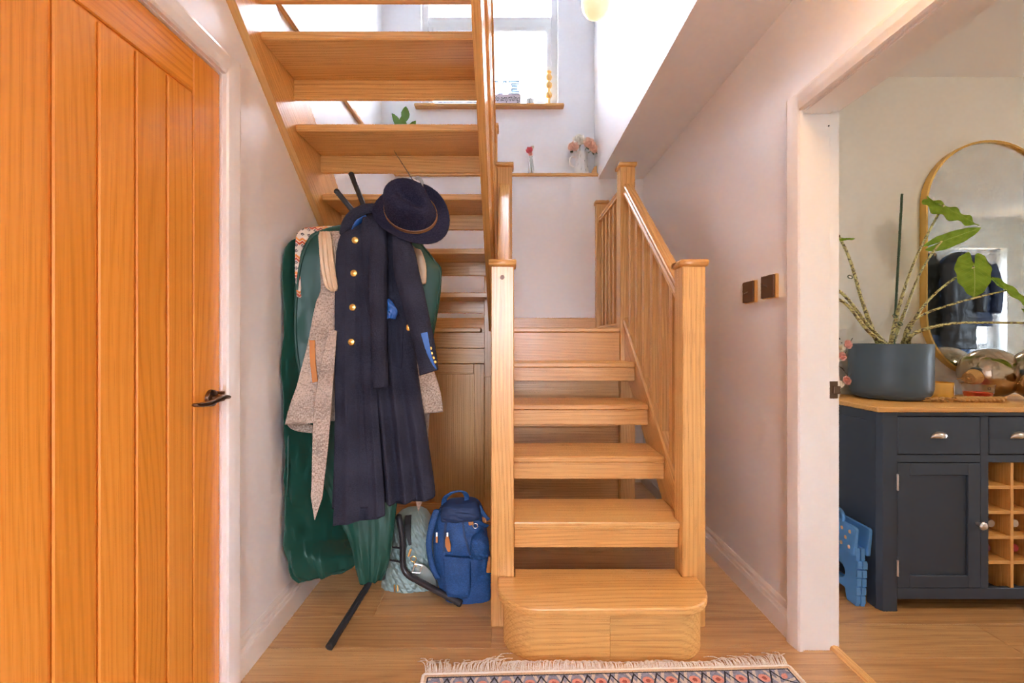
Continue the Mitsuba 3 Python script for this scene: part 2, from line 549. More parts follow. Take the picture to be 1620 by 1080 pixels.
# walls ----------------------------------------------------------------------
st('wall_left', join(box(-1.25, -1.12, 0.55, 1.47, -0.05, 1.955, 0), box(-1.25, WL, 1.47, WB + 0.3, -0.05, 2.40, 0), box(-1.25, WL, 0.55, 1.47, 1.955, 2.40, 0), box(-1.25, WL, -2.0, 0.55, -0.05, 2.40, 0)),  # first box is a slab added behind the door to block leaking daylight
   'wall_paint', 'pale painted left wall of the hall')
st('wall_back', box(WL, WR, WB, 3.95, -0.05, 2.40, 0), 'wall_paint', 'pale painted wall behind the stairs below the oak ledge')
st('wall_right', join(box(WR, DX0, 1.665, WB + 0.37, -0.05, 2.60, 0), box(WR, DX0, 0.75, 1.665, 1.965, 2.60, 0), box(WR, DX0, -2.0, 0.75, -0.05, 2.60, 0)),
   'wall_paint', 'pale painted right wall of the hall with the light switches')
st('wall_upper_left', box(-1.25, UL, -1.0, 3.95, 2.40, UP, 0), 'wall_paint', 'upper left wall above the oak ledge')
wx0, wx1, wz0, wz1 = -0.721, 0.403, 3.03, 4.45
st('wall_upper_back', join(box(UL, wx0, UB, 3.95, 2.40, UP, 0), box(wx1, 0.85, UB, 3.95, 2.40, UP, 0), box(wx0, wx1, UB, 3.95, 2.40, wz0, 0), box(wx0, wx1, UB, 3.95, wz1, UP, 0)),
   'wall_paint', 'upper back wall around the bright window')
st('wall_upper_right', box(UR, 0.85, -1.0, UB, 2.60, UP, 0), 'wall_paint', 'bright white upper right wall above the stairs')
st('wall_upper_front', box(-1.25, 0.85, -1.15, -1.0, 2.6, UP, 0), 'wall_paint', 'wall at the front of the upper landing')
st('wall_hall_front', join(box(WL - 0.3, -0.45, -2.15, -2.0, -0.05, 2.6, 0), box(0.60, DX0, -2.15, -2.0, -0.05, 2.6, 0), box(-0.45, 0.60, -2.15, -2.0, 2.15, 2.6, 0)),
   'wall_paint', 'wall around the glazed front door')
st('ceiling_hall', join(box(WL, WR, -2.0, WELL, CEIL, 2.60, 0), box(UR, WR, WELL, UB, CEIL, 2.60, 0)), 'wall_paint', 'low ceiling of the hall beside the stair opening')
st('ceiling_upper', box(-1.25, 0.85, -1.15, 3.95, UP, UP + 0.1, 0), 'white_ceiling', 'ceiling over the upper stairs')
# dining room
st('wall_dining_back', box(DX0, DX1 + 0.2, DYB, DYB + 0.2, -0.05, 2.6, 0), 'dining_paint', 'cream dining room wall behind the sideboard')
ox0, ox1, oz0, oz1 = 4.88, 5.50, 0.98, 2.13
st('wall_dining_front', join(box(DX0, ox0, DYF - 0.2, DYF, -0.05, 2.6, 0), box(ox1, DX1 + 0.2, DYF - 0.2, DYF, -0.05, 2.6, 0), box(ox0, ox1, DYF - 0.2, DYF, -0.05, oz0, 0), box(ox0, ox1, DYF - 0.2, DYF, oz1, 2.6, 0)),
   'dining_paint', 'dining room wall that the mirror shows')
st('wall_dining_right', join(box(DX1, DX1 + 0.2, DYF, 1.1, -0.05, 2.6, 0), box(DX1, DX1 + 0.2, 1.8, DYB, -0.05, 2.6, 0), box(DX1, DX1 + 0.2, 1.1, 1.8, 2.15, 2.6, 0)),
   'dining_paint', 'far right wall of the dining room')
st('ceiling_dining', box(DX0, DX1 + 0.2, DYF - 0.2, DYB + 0.2, DCEIL, 2.6, 0), 'white_ceiling', 'cream dining room ceiling')
# oak capping of the ledge
ledge = tag(numbered('trim_1'), 'oak capping along the ledge round the upper walls', kind='structure')
wood('back_board', box(WL + 0.02, UR + 0.03, WB - 0.018, UB, 2.40, 2.423, 0.004), 0, ledge)
wood('side_board', box(UL, WL + 0.02, WELL + 0.02, UB, 2.40, 2.423, 0.004), 1, ledge)

# floor ------------------------------------------------------------------------
st('floor', box(-1.25, DX1 + 0.2, -2.15, 3.95, -0.05, -0.012, 0), 'floor_wood', 'oak effect laminate floor of wide planks')


def plank(x0, x1, y0, y1):
    h, e = 0.0020, 0.0020
    o = [(x0, y0), (x1, y0), (x1, y1), (x0, y1)]
    i = [(x0 + e, y0 + e), (x1 - e, y0 + e), (x1 - e, y1 - e), (x0 + e, y1 - e)]
    v = [(*q, -0.012) for q in o] + [(*q, -h) for q in o] + [(*q, 0) for q in i]
    f = []
    for a, b in ((0, 4), (4, 8)):
        for k in range(4):
            f += [(a + k, a + (k + 1) % 4, b + (k + 1) % 4), (a + k, b + (k + 1) % 4, b + k)]
    f += [(8, 9, 10), (8, 10, 11), (0, 2, 1), (0, 3, 2)]
    return mesh(v, f)


for r in range(-20, 11):
    y0 = 1.65 + 0.19 * r
    y1 = min(y0 + 0.19, WB)
    x = WL - 0.2 - 1.3 * ((r * 0.37 + 0.21) % 1.0)
    while x < 1.18:
        a, b = max(x, WL), min(x + 1.3, 1.18)
        if b - a > 0.02 and y1 - y0 > 0.02:
            wood('plank', plank(a, b, y0, y1), 0, 'floor', 'floor_wood')
        x += 1.3
    y0 = 1.60 + 0.19 * r
    y0, y1 = max(y0, DYF), min(y0 + 0.19, DYB)
    x = 1.18 - 1.3 * ((r * 0.41 + 0.5) % 1.0)
    while x < DX1:
        a, b = max(x, 1.18), min(x + 1.3, DX1)
        if b - a > 0.02 and y1 - y0 > 0.02:
            wood('plank', plank(a, b, y0, y1), 0, 'floor', 'floor_wood')
        x += 1.3
wood('trim_2', linear([(-0.016, 0), (0.016, 0), (0.012, 0.009), (0, 0.012), (-0.012, 0.009)], (1.178, 0.76, 0), (1.178, 1.648, 0)), 1, None, 'top_oak',
     label='narrow oak threshold strip in the doorway', kind='structure')

# skirting boards
SK = [(0, 0), (0.017, 0), (0.017, 0.078), (0.013, 0.083), (0.013, 0.096), (0.0095, 0.101), (0.0095, 0.114), (0.004, 0.124), (0, 0.127)]
st('baseboard_left', linear([(a, b) for a, b in SK], (WL, 1.48, 0), (WL, WB, 0)), 'white_gloss', 'white moulded skirting along the left wall')
st('baseboard_right', linear([(-a, b) for a, b in SK], (WR, 1.70, 0), (WR, WB, 0)), 'white_gloss', 'white moulded skirting along the right wall')
st('baseboard_back', linear([(a, b) for a, b in SK], (WL + 0.02, WB, 0), (WR - 0.02, WB, 0)), 'white_gloss', 'white skirting at the foot of the back wall')
st('baseboard_dining', linear([(a, b) for a, b in SK], (DX0, DYB, 0), (DX1, DYB, 0)), 'white_gloss', 'white skirting behind the sideboard')

# left door -----------------------------------------------------------------------
t1 = tag(numbered('trim_3'), 'white architrave around the oak door', kind='structure')


def arch_profile(w):   # (across, out from the wall)
    return [(0, 0), (0, 0.012), (0.006, 0.017), (0.012, 0.018), (w * 0.45, 0.022), (w - 0.012, 0.025), (w - 0.003, 0.023), (w, 0.018), (w, 0)]


def upright(profile, ex, ey, x, y, z0, z1):
    """a profile of (across, out) swept up; ex / ey are the directions of across and out"""
    P = np.asarray(profile, float)
    M = frame((x, y, z0), ex, ey, (0, 0, 1))
    if np.linalg.det(M[:3, :3]) < 0:
        P = P * [-1, 1]
        M = frame((x, y, z0), tuple(-np.array(ex)), ey, (0, 0, 1))
    return prism(Polygon(P), z1 - z0, M)


def head(profile, out, x, y0, y1, z):
    """the same profile lying along y above an opening"""
    P = np.asarray(profile, float)
    m = prism(Polygon([(q[0] , q[1]) for q in P]), y1 - y0, frame((x, y0, z), (0, 0, 1), (out, 0, 0), (0, 1, 0)))
    m.fix_normals()
    return m


AP = arch_profile(0.062)
add('architrave_leg', upright(AP, (0, 1, 0), (1, 0, 0), WL, 1.419, 0, 2.01), 'white_gloss', parent=t1)
add('architrave_leg', upright(AP, (0, -1, 0), (1, 0, 0), WL, 0.594, 0, 2.01), 'white_gloss', parent=t1)
add('architrave_head', head(AP, 1, WL, 0.594, 1.419, 1.947), 'white_gloss', parent=t1)
add('lining', join(box(-1.24, WL, 1.4185, 1.4695, 0, 1.954, 0.001), box(-1.24, WL, 0.5505, 0.594, 0, 1.954, 0.001), box(-1.24, WL, 0.594, 1.4185, 1.945, 1.954, 0.001)), 'white_gloss', parent=t1)
door = tag(numbered('door_1'), 'varnished orange oak door of upright planks with a bronze lever handle', kind='structure')
DF = -0.900                                     # its face
wood('core', box(DF - 0.036, DF - 0.007, 0.596, 1.4165, 0.008, 1.943, 0), 2, door, 'door_oak')
wood('stile', box(DF - 0.036, DF, 1.300, 1.4165, 0.008, 1.943, 0.003), 2, door, 'door_oak')
wood('stile', box(DF - 0.036, DF, 0.596, 0.690, 0.008, 1.943, 0.003), 2, door, 'door_oak')
wood('top_rail', box(DF - 0.036, DF, 0.690, 1.2997, 1.824, 1.943, 0.003), 1, door, 'door_oak')
for k in range(6):
    y1 = 1.296 - k * 0.1012
    wood('plank', box(DF - 0.03, DF, y1 - 0.0930, y1, 0.008, 1.819, 0.003), 2, door, 'door_oak')
hd = tag(numbered(f'{door}__handle'), 'bronze lever handle')
hy, hz = 1.372, 0.942
scene_rose = lathe([(0.0, 0.013), (0.020, 0.012), (0.0245, 0.009), (0.0255, 0.004), (0.0255, 0.0)], 32, (DF, hy, hz), (1, 0, 0))
add('rose', scene_rose, 'bronze', 40, parent=hd)
add('lever', join(tube([(DF + 0.005, hy, hz), (DF + 0.04, hy, hz)], 0.0095, 16),
                  tube([(DF + 0.045, hy + 0.012, hz + 0.001), (DF + 0.050, hy - 0.006, hz + 0.004), (DF + 0.051, hy - 0.045, hz + 0.000), (DF + 0.047, hy - 0.09, hz - 0.006), (DF + 0.044, hy - 0.128, hz - 0.003)],
                       [0.010, 0.0115, 0.011, 0.012, 0.009], 16, 30, flat=0.62, round_ends=True)), 'bronze', 40, parent=hd)
add('snib', tube([(DF, hy + 0.03, hz + 0.012), (DF + 0.022, hy + 0.03, hz + 0.012)], 0.005, 12), 'bronze', 40, parent=hd)

# right doorway ----------------------------------------------------------------------
t2 = tag(numbered('trim_4'), 'white architrave and lining of the open doorway to the dining room', kind='structure')
AR = arch_profile(0.066)
add('architrave_leg', upright(AR, (0, 1, 0), (-1, 0, 0), WR, 1.630, 0, 2.003), 'white_gloss', parent=t2)
add('architrave_leg', upright(AR, (0, -1, 0), (-1, 0, 0), WR, 0.786, 0, 2.003), 'white_gloss', parent=t2)
add('architrave_head', head(AR, -1, WR, 0.786, 1.630, 1.937), 'white_gloss', parent=t2)
add('jamb', join(box(WR - 0.001, 1.155, 1.636, 1.664, 0, 1.93, 0.002), box(1.150, DX0 + 0.002, 1.648, 1.664, 0, 1.945, 0.002)), 'white_gloss', parent=t2)
add('jamb', join(box(WR - 0.001, 1.155, 0.752, 0.780, 0, 1.93, 0.002), box(1.150, DX0 + 0.002, 0.752, 0.768, 0, 1.945, 0.002)), 'white_gloss', parent=t2)
add('head_lining', join(box(WR - 0.001, 1.155, 0.78, 1.664, 1.930, 1.964, 0.002), box(1.150, DX0 + 0.002, 0.768, 1.664, 1.943, 1.964, 0.002)), 'white_gloss', parent=t2)
kp = tag(numbered(f'{t2}__strike_plate'), 'bronze latch keep')
add('plate', box(1.158, 1.190, 1.6455, 1.6485, 0.905, 0.967, 0.001), 'bronze', parent=kp)
add('lip', box(1.172, 1.196, 1.640, 1.6465, 0.922, 0.950, 0.002), 'bronze', parent=kp)
add('screw_hole', lathe([(0, 0.001), (0.003, 0.001), (0.003, 0)], 10, (1.15, 1.636, 1.886), (0, -1, 0)), 'ink', parent=t2)

# ------------------------------------------------------------------ lower flight
RZ, RI, GO, NZ = 1.557, LAND / 6, 0.2395, 0.028
XL0, XR0 = -0.004, 0.70
low = thing('staircase', 'honey oak lower flight with open risers, curtail bottom step and spindled balustrade', 'staircase')


def nose(k):
    return RZ + GO * (k - 1)


# the bottom step: a D-shaped tread on a curved riser
def dshape(x0, x1, y0, y1, r):
    p = [(x0, y1), (x0, y0 + r)]
    p += [(x0 + r - r * math.cos(a), y0 + r - r * math.sin(a)) for a in np.linspace(0, math.pi / 2, 14)[1:]]
    p += [(x1 - r + r * math.sin(a), y0 + r - r * math.cos(a)) for a in np.linspace(0, math.pi / 2, 14)]
    p += [(x1, y1)]
    return Polygon(p)


bs = tag(numbered(f'{low}__bottom_step'), 'wide pale bottom step with rounded ends')
tp = dshape(-0.043, 0.730, RZ, 1.768, 0.145).union(Polygon([(0.0215, 1.76), (0.674, 1.76), (0.674, 1.83), (0.0215, 1.83)]))
base = trimesh.util.concatenate([prism(tp.buffer(-o, join_style=1), 0.001) for o in (0,)])
lay = []
for o, z0, z1 in ((0.0, -0.024, -0.004),):
    lay.append(prism(tp, z1 - z0, trimesh.transformations.translation_matrix((0, 0, RI + z0))))
ext = np.array(tp.exterior.coords)[:-1]


def bevel_slab(poly, z0, z1, b, q=4):
    """a slab whose rim is rounded"""
    prof = [(b * (1 - math.sin(a)), z0 + b * (1 - math.cos(a))) for a in np.linspace(0, math.pi / 2, q + 1)]
    prof += [(b * (1 - math.cos(a)), z1 - b + b * math.sin(a)) for a in np.linspace(0, math.pi / 2, q + 1)]
    c = np.array(poly.exterior.coords)[:-1]
    if poly.exterior.is_ccw is False:
        c = c[::-1]
    nxt, prv = np.roll(c, -1, 0), np.roll(c, 1, 0)
    e0, e1 = c - prv, nxt - c
    n0 = np.c_[-e0[:, 1], e0[:, 0]] / np.linalg.norm(e0, axis=1, keepdims=True)
    n1 = np.c_[-e1[:, 1], e1[:, 0]] / np.linalg.norm(e1, axis=1, keepdims=True)
    nn = (n0 + n1) / np.maximum(1 + (n0 * n1).sum(1, keepdims=True), 0.3)
    R = [np.c_[c + nn * o, np.full(len(c), z)] for o, z in prof]
    side = rings(R, cap0=False, cap1=False)
    v = side.vertices[:len(R) * len(c)]
    vv, ff = trimesh.creation.triangulate_polygon(Polygon(R[-1][:, :2]), engine='earcut')
    top = cKDTree(R[-1][:, :2]).query(vv)[1][ff]
    vv, ff = trimesh.creation.triangulate_polygon(Polygon(R[0][:, :2]), engine='earcut')
    bot = cKDTree(R[0][:, :2]).query(vv)[1][ff][:, ::-1]
    m = mesh(v, np.vstack([side.faces, top + (len(R) - 1) * len(c), bot]))
    m.fix_normals()
    return m


wood('tread', bevel_slab(tp, RI - 0.030, RI, 0.008), 0, bs, smooth=35)
rp = dshape(-0.020, 0.708, RZ + 0.026, 1.766, 0.125)
half = 0.352
for q, (a, b) in enumerate(((-1, half - 0.0006), (half + 0.0006, 2))):
    part = rp.intersection(Polygon([(a, 0), (b, 0), (b, 3), (a, 3)]))
    wood('riser', prism(part, RI - 0.031, trimesh.transformations.translation_matrix((0, 0, 0.001))), 0, bs, smooth=30)
for k in range(2, 6):
    z, y = RI * k, nose(k)
    x1 = 0.6745 if k == 2 else XR0
    x0 = 0.0215 if k == 2 else XL0
    if k == 2:
        g = Polygon([(x0, y), (x1, y), (x1, 1.862), (XR0, 1.862), (XR0, y + GO + 0.03), (XL0, y + GO + 0.03), (XL0, 1.862), (x0, 1.862)])
        wood('tread', bevel_slab(g, z - NZ, z, 0.004, 2), 0, low)
    else:
        wood('tread', box(x0, x1, y, y + GO + 0.03, z - NZ, z, 0.005), 0, low)
    wood('riser_lip', box(x0, x1 - 0.002, y + 0.011, y + 0.029, z - NZ - 0.076, z - NZ + 0.0005, 0.002), 0, low)
# closed top riser and landing nosing belong to the landing
STR = 0.032


def string_poly(y0, y1, zf, up, down):
    return [(y0, zf(y0) + up), (y1, zf(y1) + up), (y1, zf(y1) - down), (y0, max(zf(y0) - down, 0.002))]


def pl(y):      # the lower flight's nosing line
    return RI + (y - RZ) * RI / GO


NP = 0.0895
N1Y, N2Y = (1.770, 1.859), (2.757, 2.847)
NXR, NXL = (0.676, 0.7655), (-0.0697, 0.0198)
for sx, (a, b) in (('r', (0.702, 0.738)), ('l', (-0.044, -0.008))):
    wood('string', prism_x(string_poly(N1Y[1] - 0.001, N2Y[0] + 0.001, pl, 0.028, 0.25), a, b), 3, low)
    c = (a + b) / 2
    P = [(-0.03, 0.0), (0.03, 0.0), (0.03, 0.018), (0.022, 0.026), (-0.022, 0.026), (-0.03, 0.018)]
    wood('base_rail', linear(P, (c, N1Y[1] - 0.002, pl(N1Y[1]) + 0.028), (c, N2Y[0] + 0.002, pl(N2Y[0]) + 0.028)), 3, low)


def newel(parent, xs, ys, z0, z1, cap=0.028, over=0.009):
    k = wood('newel_post', box(xs[0], xs[1], ys[0], ys[1], z0, z1 - cap + 0.001, 0.003), 2, parent)
    p = Polygon([(xs[0] - over, ys[0] - over), (xs[1] + over, ys[0] - over), (xs[1] + over, ys[1] + over), (xs[0] - over, ys[1] + over)])
    wood('cap', bevel_slab(p, z1 - cap, z1, 0.009, 4), 0, k, smooth=35)
    return k


nl = newel(low, NXL, N1Y, 0.0, 1.431)
add('dowel_plug', lathe([(0, 0.0012), (0.0085, 0.001), (0.009, 0)], 20, (-0.0255, N1Y[0], 1.36), (0, -1, 0)), 'plug_wood', parent=nl)
newel(low, NXR, N1Y, 0.0, 1.431)
land = thing('stair_landing', 'oak half landing with tall newel posts and closed front between the two flights', 'landing')
newel(land, NXR, N2Y, 0.0, 2.194)
newel(land, NXL, N2Y, 0.0, 2.194)
newel(land, (0.676, 0.7655), (3.515, 3.575), LAND - 0.2, 2.194)

RAIL = [(-0.030, -0.048), (0.030, -0.048), (0.030, -0.034), (0.0215, -0.028), (0.0205, -0.022), (0.028, -0.014), (0.029, -0.006), (0.024, -0.0015), (0.012, 0.0), (-0.012, 0.0), (-0.024, -0.0015), (-0.029, -0.006), (-0.028, -0.014), (-0.0205, -0.022), (-0.0215, -0.028), (-0.030, -0.034)]
RVS = 1 / math.cos(PITCH)
RAILP = [(a, b * RVS) for a, b in RAIL]


def hr(y):
    return pl(y) + 0.872


def balusters(parent, c, y0, y1, n, zb, zt, w=0.041, axis=3):
    gap = ((y1 - y0) - n * w) / (n + 1)
    for k in range(n):
        a = y0 + gap + k * (w + gap)
        b = a + w
        v = [(x, y, z) for z_, pick in ((zb, 0), (zt, 1)) for (x, y) in ((c - w / 2, a), (c + w / 2, a), (c + w / 2, b), (c - w / 2, b)) for z in [z_(y)]]
        e = 0.0025
        R = []
        for zf in (zb, zt):
            ring = []
            for (x, y) in ((c - w / 2 + e, a), (c + w / 2 - e, a), (c + w / 2, a + e), (c + w / 2, b - e), (c + w / 2 - e, b), (c - w / 2 + e, b), (c - w / 2, b - e), (c - w / 2, a + e)):
                ring.append((x, y, zf(y)))
            R.append(ring)
        wood('baluster', rings(R), 2, parent)
    for k in range(n + 1):
        a = y0 + k * (w + gap)
        b = a + gap
        P = [(-w / 2, 0), (w / 2, 0), (w / 2, 0.008), (-w / 2, 0.008)]
        wood('spacer', linear(P, (c, a, zb(a)), (c, b, zb(b))), axis, parent)


for c in (0.721, -0.0255):
    wood('handrail', linear(RAILP, (c, N1Y[1] - 0.003, hr(N1Y[1])), (c, N2Y[0] + 0.003, hr(N2Y[0]))), 3, low, smooth=25)
balusters(low, 0.721, N1Y[1], N2Y[0], 6, lambda y: pl(y) + 0.053, lambda y: hr(y) - 0.06)
balusters(low, -0.0255, N1Y[1], N2Y[0], 6, lambda y: pl(y) + 0.053, lambda y: hr(y) - 0.06)

# ------------------------------------------------------------------ landing
wood('nosing', box(NXL[1] + 0.002, NXR[0] - 0.001, nose(6), nose(6) + 0.12, LAND - NZ, LAND, 0.005), 0, land)
wood('nosing', box(WL + 0.002, NXL[0] - 0.10, nose(6), nose(6) + 0.12, LAND - NZ, LAND, 0.005), 0, land)
for k in range(6):
    a = nose(6) + 0.121 + k * 0.125
    wood('floor_board', box(WL + 0.002, NXR[0], a, min(a + 0.124, WB - 0.001), LAND - NZ, LAND - 0.001, 0.001), 0, land)
wood('edge_board', box(NXR[0] + 0.002, NXR[1] - 0.006, N2Y[1], WB - 0.001, LAND - 0.24, LAND - 0.0, 0.003), 1, land)
wood('riser', box(NXL[1] + 0.002, NXR[0] - 0.001, nose(6) + 0.014, nose(6) + 0.03, RI * 5 - 0.03, LAND - NZ, 0.002), 0, land)
wood('skirting', box(WL + 0.002, 0.70, WB - 0.016, WB - 0.0005, LAND, LAND + 0.098, 0.003), 0, land)
wood('skirting', box(WL + 0.0005, WL + 0.016, 2.92, WB - 0.02, LAND, LAND + 0.098, 0.003), 1, land)
# its balustrade
wood('base_rail', linear([(-0.03, 0.0), (0.03, 0.0), (0.03, 0.018), (0.022, 0.026), (-0.022, 0.026), (-0.03, 0.018)], (0.721, N2Y[1] - 0.001, LAND + 0.0), (0.721, 3.516, LAND + 0.0)), 1, land)
wood('handrail', linear(RAIL, (0.721, N2Y[1] - 0.002, 2.07), (0.721, 3.517, 2.07)), 1, land, smooth=25)
balusters(land, 0.721, N2Y[1], 3.515, 5, lambda y: LAND + 0.025 + 0 * y, lambda y: 2.03 + 0 * y, axis=1)

# ------------------------------------------------------------------ upper flight
upf = thing('staircase', 'darker oak upper flight with open treads seen from below beside the left wall', 'staircase')
UG, U0, UT = 0.2595, 2.618, 0.28
UX0, UX1 = -0.863, -0.121


def pu(y):
    return LAND + 0.2 + (U0 + UT - y) * 0.2 / UG


for j in range(1, 7):
    z, yb = LAND + 0.2 * j, U0 - UG * (j - 1)
    wood('tread', box(UX0, UX1, yb, yb + UT, z - 0.030, z, 0.004), 0, upf)
    wood('riser_lip', box(UX0, UX1, yb + UT - 0.034, yb + UT - 0.014, z - 0.030 - 0.076, z - 0.0295, 0.002), 0, upf)
ytop = 1.07
for a, b in ((WL, UX0), (UX1, UX1 + 0.032)):
    pts = [(3.0, pu(3.0) + 0.035), (ytop, pu(ytop) + 0.035), (ytop, pu(ytop) - 0.33), (2.79, pu(2.79) - 0.33), (2.93, LAND), (3.0, LAND)]
    if b > -0.5:
        pts = [(2.76, pu(2.76) + 0.035), (ytop, pu(ytop) + 0.035), (ytop, pu(ytop) - 0.33), (2.76, pu(2.76) - 0.33)]
    wood('string', prism_x(pts, a + 0.0005, b), 4, upf)
UC = UX1 + 0.016
newel(upf, (UC - 0.045, UC + 0.0335), (2.757, 2.847), LAND - 0.3, 2.43)
P = [(-0.027, 0.0), (0.027, 0.0), (0.027, 0.018), (0.022, 0.026), (-0.022, 0.026), (-0.027, 0.018)]
wood('base_rail', linear(P, (UC, ytop, pu(ytop) + 0.035), (UC, 2.757, pu(2.757) + 0.035)), 4, upf)
RU = [(a * 0.95, b / math.cos(PITCH_UP)) for a, b in RAIL]
wood('handrail', linear(RU, (UC, ytop, pu(ytop) + 0.87), (UC, 2.757, pu(2.757) + 0.87)), 4, upf, smooth=25)
balusters(upf, UC, ytop, 2.757, 12, lambda y: pu(y) + 0.06, lambda y: pu(y) + 0.82, axis=4)

# ------------------------------------------------------------------ cupboard under the landing
cup = thing('understairs_cupboard', 'dark oak panelled cupboard front under the landing behind the coats', 'cupboard')
CY0 = 2.785
wood('fascia_board', box(WL + 0.03, NXL[0] - 0.075, CY0 - 0.004, CY0 + 0.02, 1.066, LAND - NZ - 0.001, 0.002), 0, cup, 'oak')
wood('fascia_board', box(WL + 0.03, NXL[0] - 0.075, CY0 - 0.004, CY0 + 0.02, 0.972, 1.064, 0.002), 0, cup, 'oak')
dd = tag(numbered(f'{cup}__door'), 'recessed panel door')
wood('rail', box(-0.78, -0.215, CY0, CY0 + 0.022, 0.905, 0.970, 0.003), 0, dd, 'oak')
wood('rail', box(-0.78, -0.215, CY0, CY0 + 0.022, 0.03, 0.12, 0.003), 0, dd, 'oak')
wood('stile', box(-0.214, -0.150, CY0, CY0 + 0.022, 0.03, 0.970, 0.003), 2, dd, 'oak')
wood('stile', box(-0.86, -0.781, CY0, CY0 + 0.022, 0.03, 0.970, 0.003), 2, dd, 'oak')
wood('panel', box(-0.782, -0.213, CY0 + 0.009, CY0 + 0.016, 0.11, 0.91, 0.001), 2, dd, 'oak')
wood('plinth', box(WL + 0.03, -0.15, CY0 + 0.004, CY0 + 0.022, 0.0, 0.028, 0.001), 0, cup, 'oak')
wood('side_post', box(-0.149, NXL[0] - 0.002, CY0 - 0.002, CY0 + 0.04, 0.0, 1.16, 0.003), 2, cup, 'oak')
wood('wide_board', box(NXL[1] + 0.001, NXR[0] - 0.001, CY0 + 0.01, CY0 + 0.028, 0.10, 0.58, 0.002), 0, cup, 'oak')
wood('wide_board', box(NXL[1] + 0.001, NXR[0] - 0.001, CY0 + 0.01, CY0 + 0.028, 0.582, 1.16, 0.002), 0, cup, 'oak')
wood('plinth', box(NXL[1] + 0.001, NXR[0] - 0.001, CY0 + 0.014, CY0 + 0.028, 0.0, 0.098, 0.001), 0, cup, 'oak')

# ------------------------------------------------------------------ upper window
win = tag(numbered('window_1'), 'tall white framed window above the landing', kind='structure')
fy0, fy1 = 3.80, 3.86


def frame_rect(x0, x1, z0, z1, w, y0, y1, b=0.004):
    return join(box(x0, x0 + w, y0, y1, z0, z1, b), box(x1 - w, x1, y0, y1, z0, z1, b), box(x0 + w, x1 - w, y0, y1, z0, z0 + w, b), box(x0 + w, x1 - w, y0, y1, z1 - w, z1, b))


add('frame', frame_rect(wx0, wx1, wz0, wz1, 0.05, fy0, fy1), 'upvc', parent=win)
add('transom', box(wx0 + 0.05, wx1 - 0.05, fy0, fy1, 3.72, 3.81, 0.004), 'upvc', parent=win)
add('sash', frame_rect(wx0 + 0.045, wx1 - 0.045, wz0 + 0.03, 3.725, 0.045, fy0 - 0.012, fy0 + 0.03, 0.008), 'upvc', parent=win)
add('pane', box(wx0 + 0.08, wx1 - 0.08, 3.828, 3.829, wz0 + 0.06, 3.70, 0), 'pane_glass', parent=win)
add('pane', box(wx0 + 0.04, wx1 - 0.04, 3.828, 3.829, 3.80, wz1 - 0.04, 0), 'pane_glass', parent=win)
wood('sill', box(wx0 - 0.045, wx1 + 0.045, UB - 0.055, fy0, wz0 - 0.026, wz0, 0.006), 0, win)
# unseen front door added behind the camera to light the stair fronts
fd = tag(numbered('door_2'), 'unseen white glazed front door added behind the camera for front light', kind='structure')
add('frame', frame_rect(-0.45, 0.60, 0.0, 2.15, 0.06, -2.10, -2.04), 'upvc', parent=fd)
add('panel', box(-0.40, 0.55, -2.09, -2.05, 0.05, 0.55, 0.002), 'upvc', parent=fd)
add('side_panel', box(0.42, 0.55, -2.09, -2.05, 0.55, 2.10, 0.002), 'upvc', parent=fd)  # narrows the pane to hold back the front light
add('pane', box(-0.40, 0.42, -2.071, -2.07, 0.55, 2.10, 0), 'pane_glass', parent=fd)
# dining room windows
w2 = tag(numbered('window_2'), 'white framed window that the mirror shows', kind='structure')
add('frame', frame_rect(ox0, ox1, oz0, oz1, 0.055, DYF - 0.19, DYF - 0.13), 'upvc', parent=w2)
add('sash', frame_rect(ox0 + 0.05, ox1 - 0.05, oz0 + 0.05, oz1 - 0.05, 0.05, DYF - 0.18, DYF - 0.12, 0.008), 'upvc', parent=w2)
add('pane', box(ox0 + 0.09, ox1 - 0.09, DYF - 0.161, DYF - 0.16, oz0 + 0.09, oz1 - 0.09, 0), 'pane_glass', parent=w2)
add('sill', box(ox0 - 0.04, ox1 + 0.04, DYF - 0.12, DYF + 0.04, oz0 - 0.025, oz0, 0.005), 'white_gloss', parent=w2)
w3 = tag(numbered('window_3'), 'glazed door at the right end of the dining room', kind='structure')
add('frame', join(box(DX1 + 0.08, DX1 + 0.14, 1.1, 1.16, 0, 2.15), box(DX1 + 0.08, DX1 + 0.14, 1.74, 1.8, 0, 2.15), box(DX1 + 0.08, DX1 + 0.14, 1.16, 1.74, 2.09, 2.15), box(DX1 + 0.08, DX1 + 0.14, 1.16, 1.74, 0, 0.06)), 'upvc', parent=w3)
add('pane', box(DX1 + 0.11, DX1 + 0.111, 1.15, 1.75, 0.05, 2.10, 0), 'pane_glass', parent=w3)

# ------------------------------------------------------------------ lamps
def emitter(c):
    return {'emitter': {'type': 'area', 'radiance': rgb(c)}}


lamp = thing('pendant_lamp', 'round glowing glass globe pendant hanging above the stairs', 'lamp')
lx, ly, lz = 0.498, 2.60, 3.04
add('globe', ico(0.083, (lx, ly, lz), 3, (1, 1, 1.08)), 'amber_glass', True, parent=lamp, **emitter(LAMP_PENDANT))
add('cap', lathe([(0, 0.05), (0.02, 0.045), (0.024, 0.0), (0.024, -0.015)], 24, (lx, ly, lz + 0.098), (0, 0, 1)), 'brass', 30, parent=lamp)
add('cord', tube([(lx, ly, lz + 0.14), (lx, ly, UP)], 0.003, 8), 'black_rubber', parent=lamp)


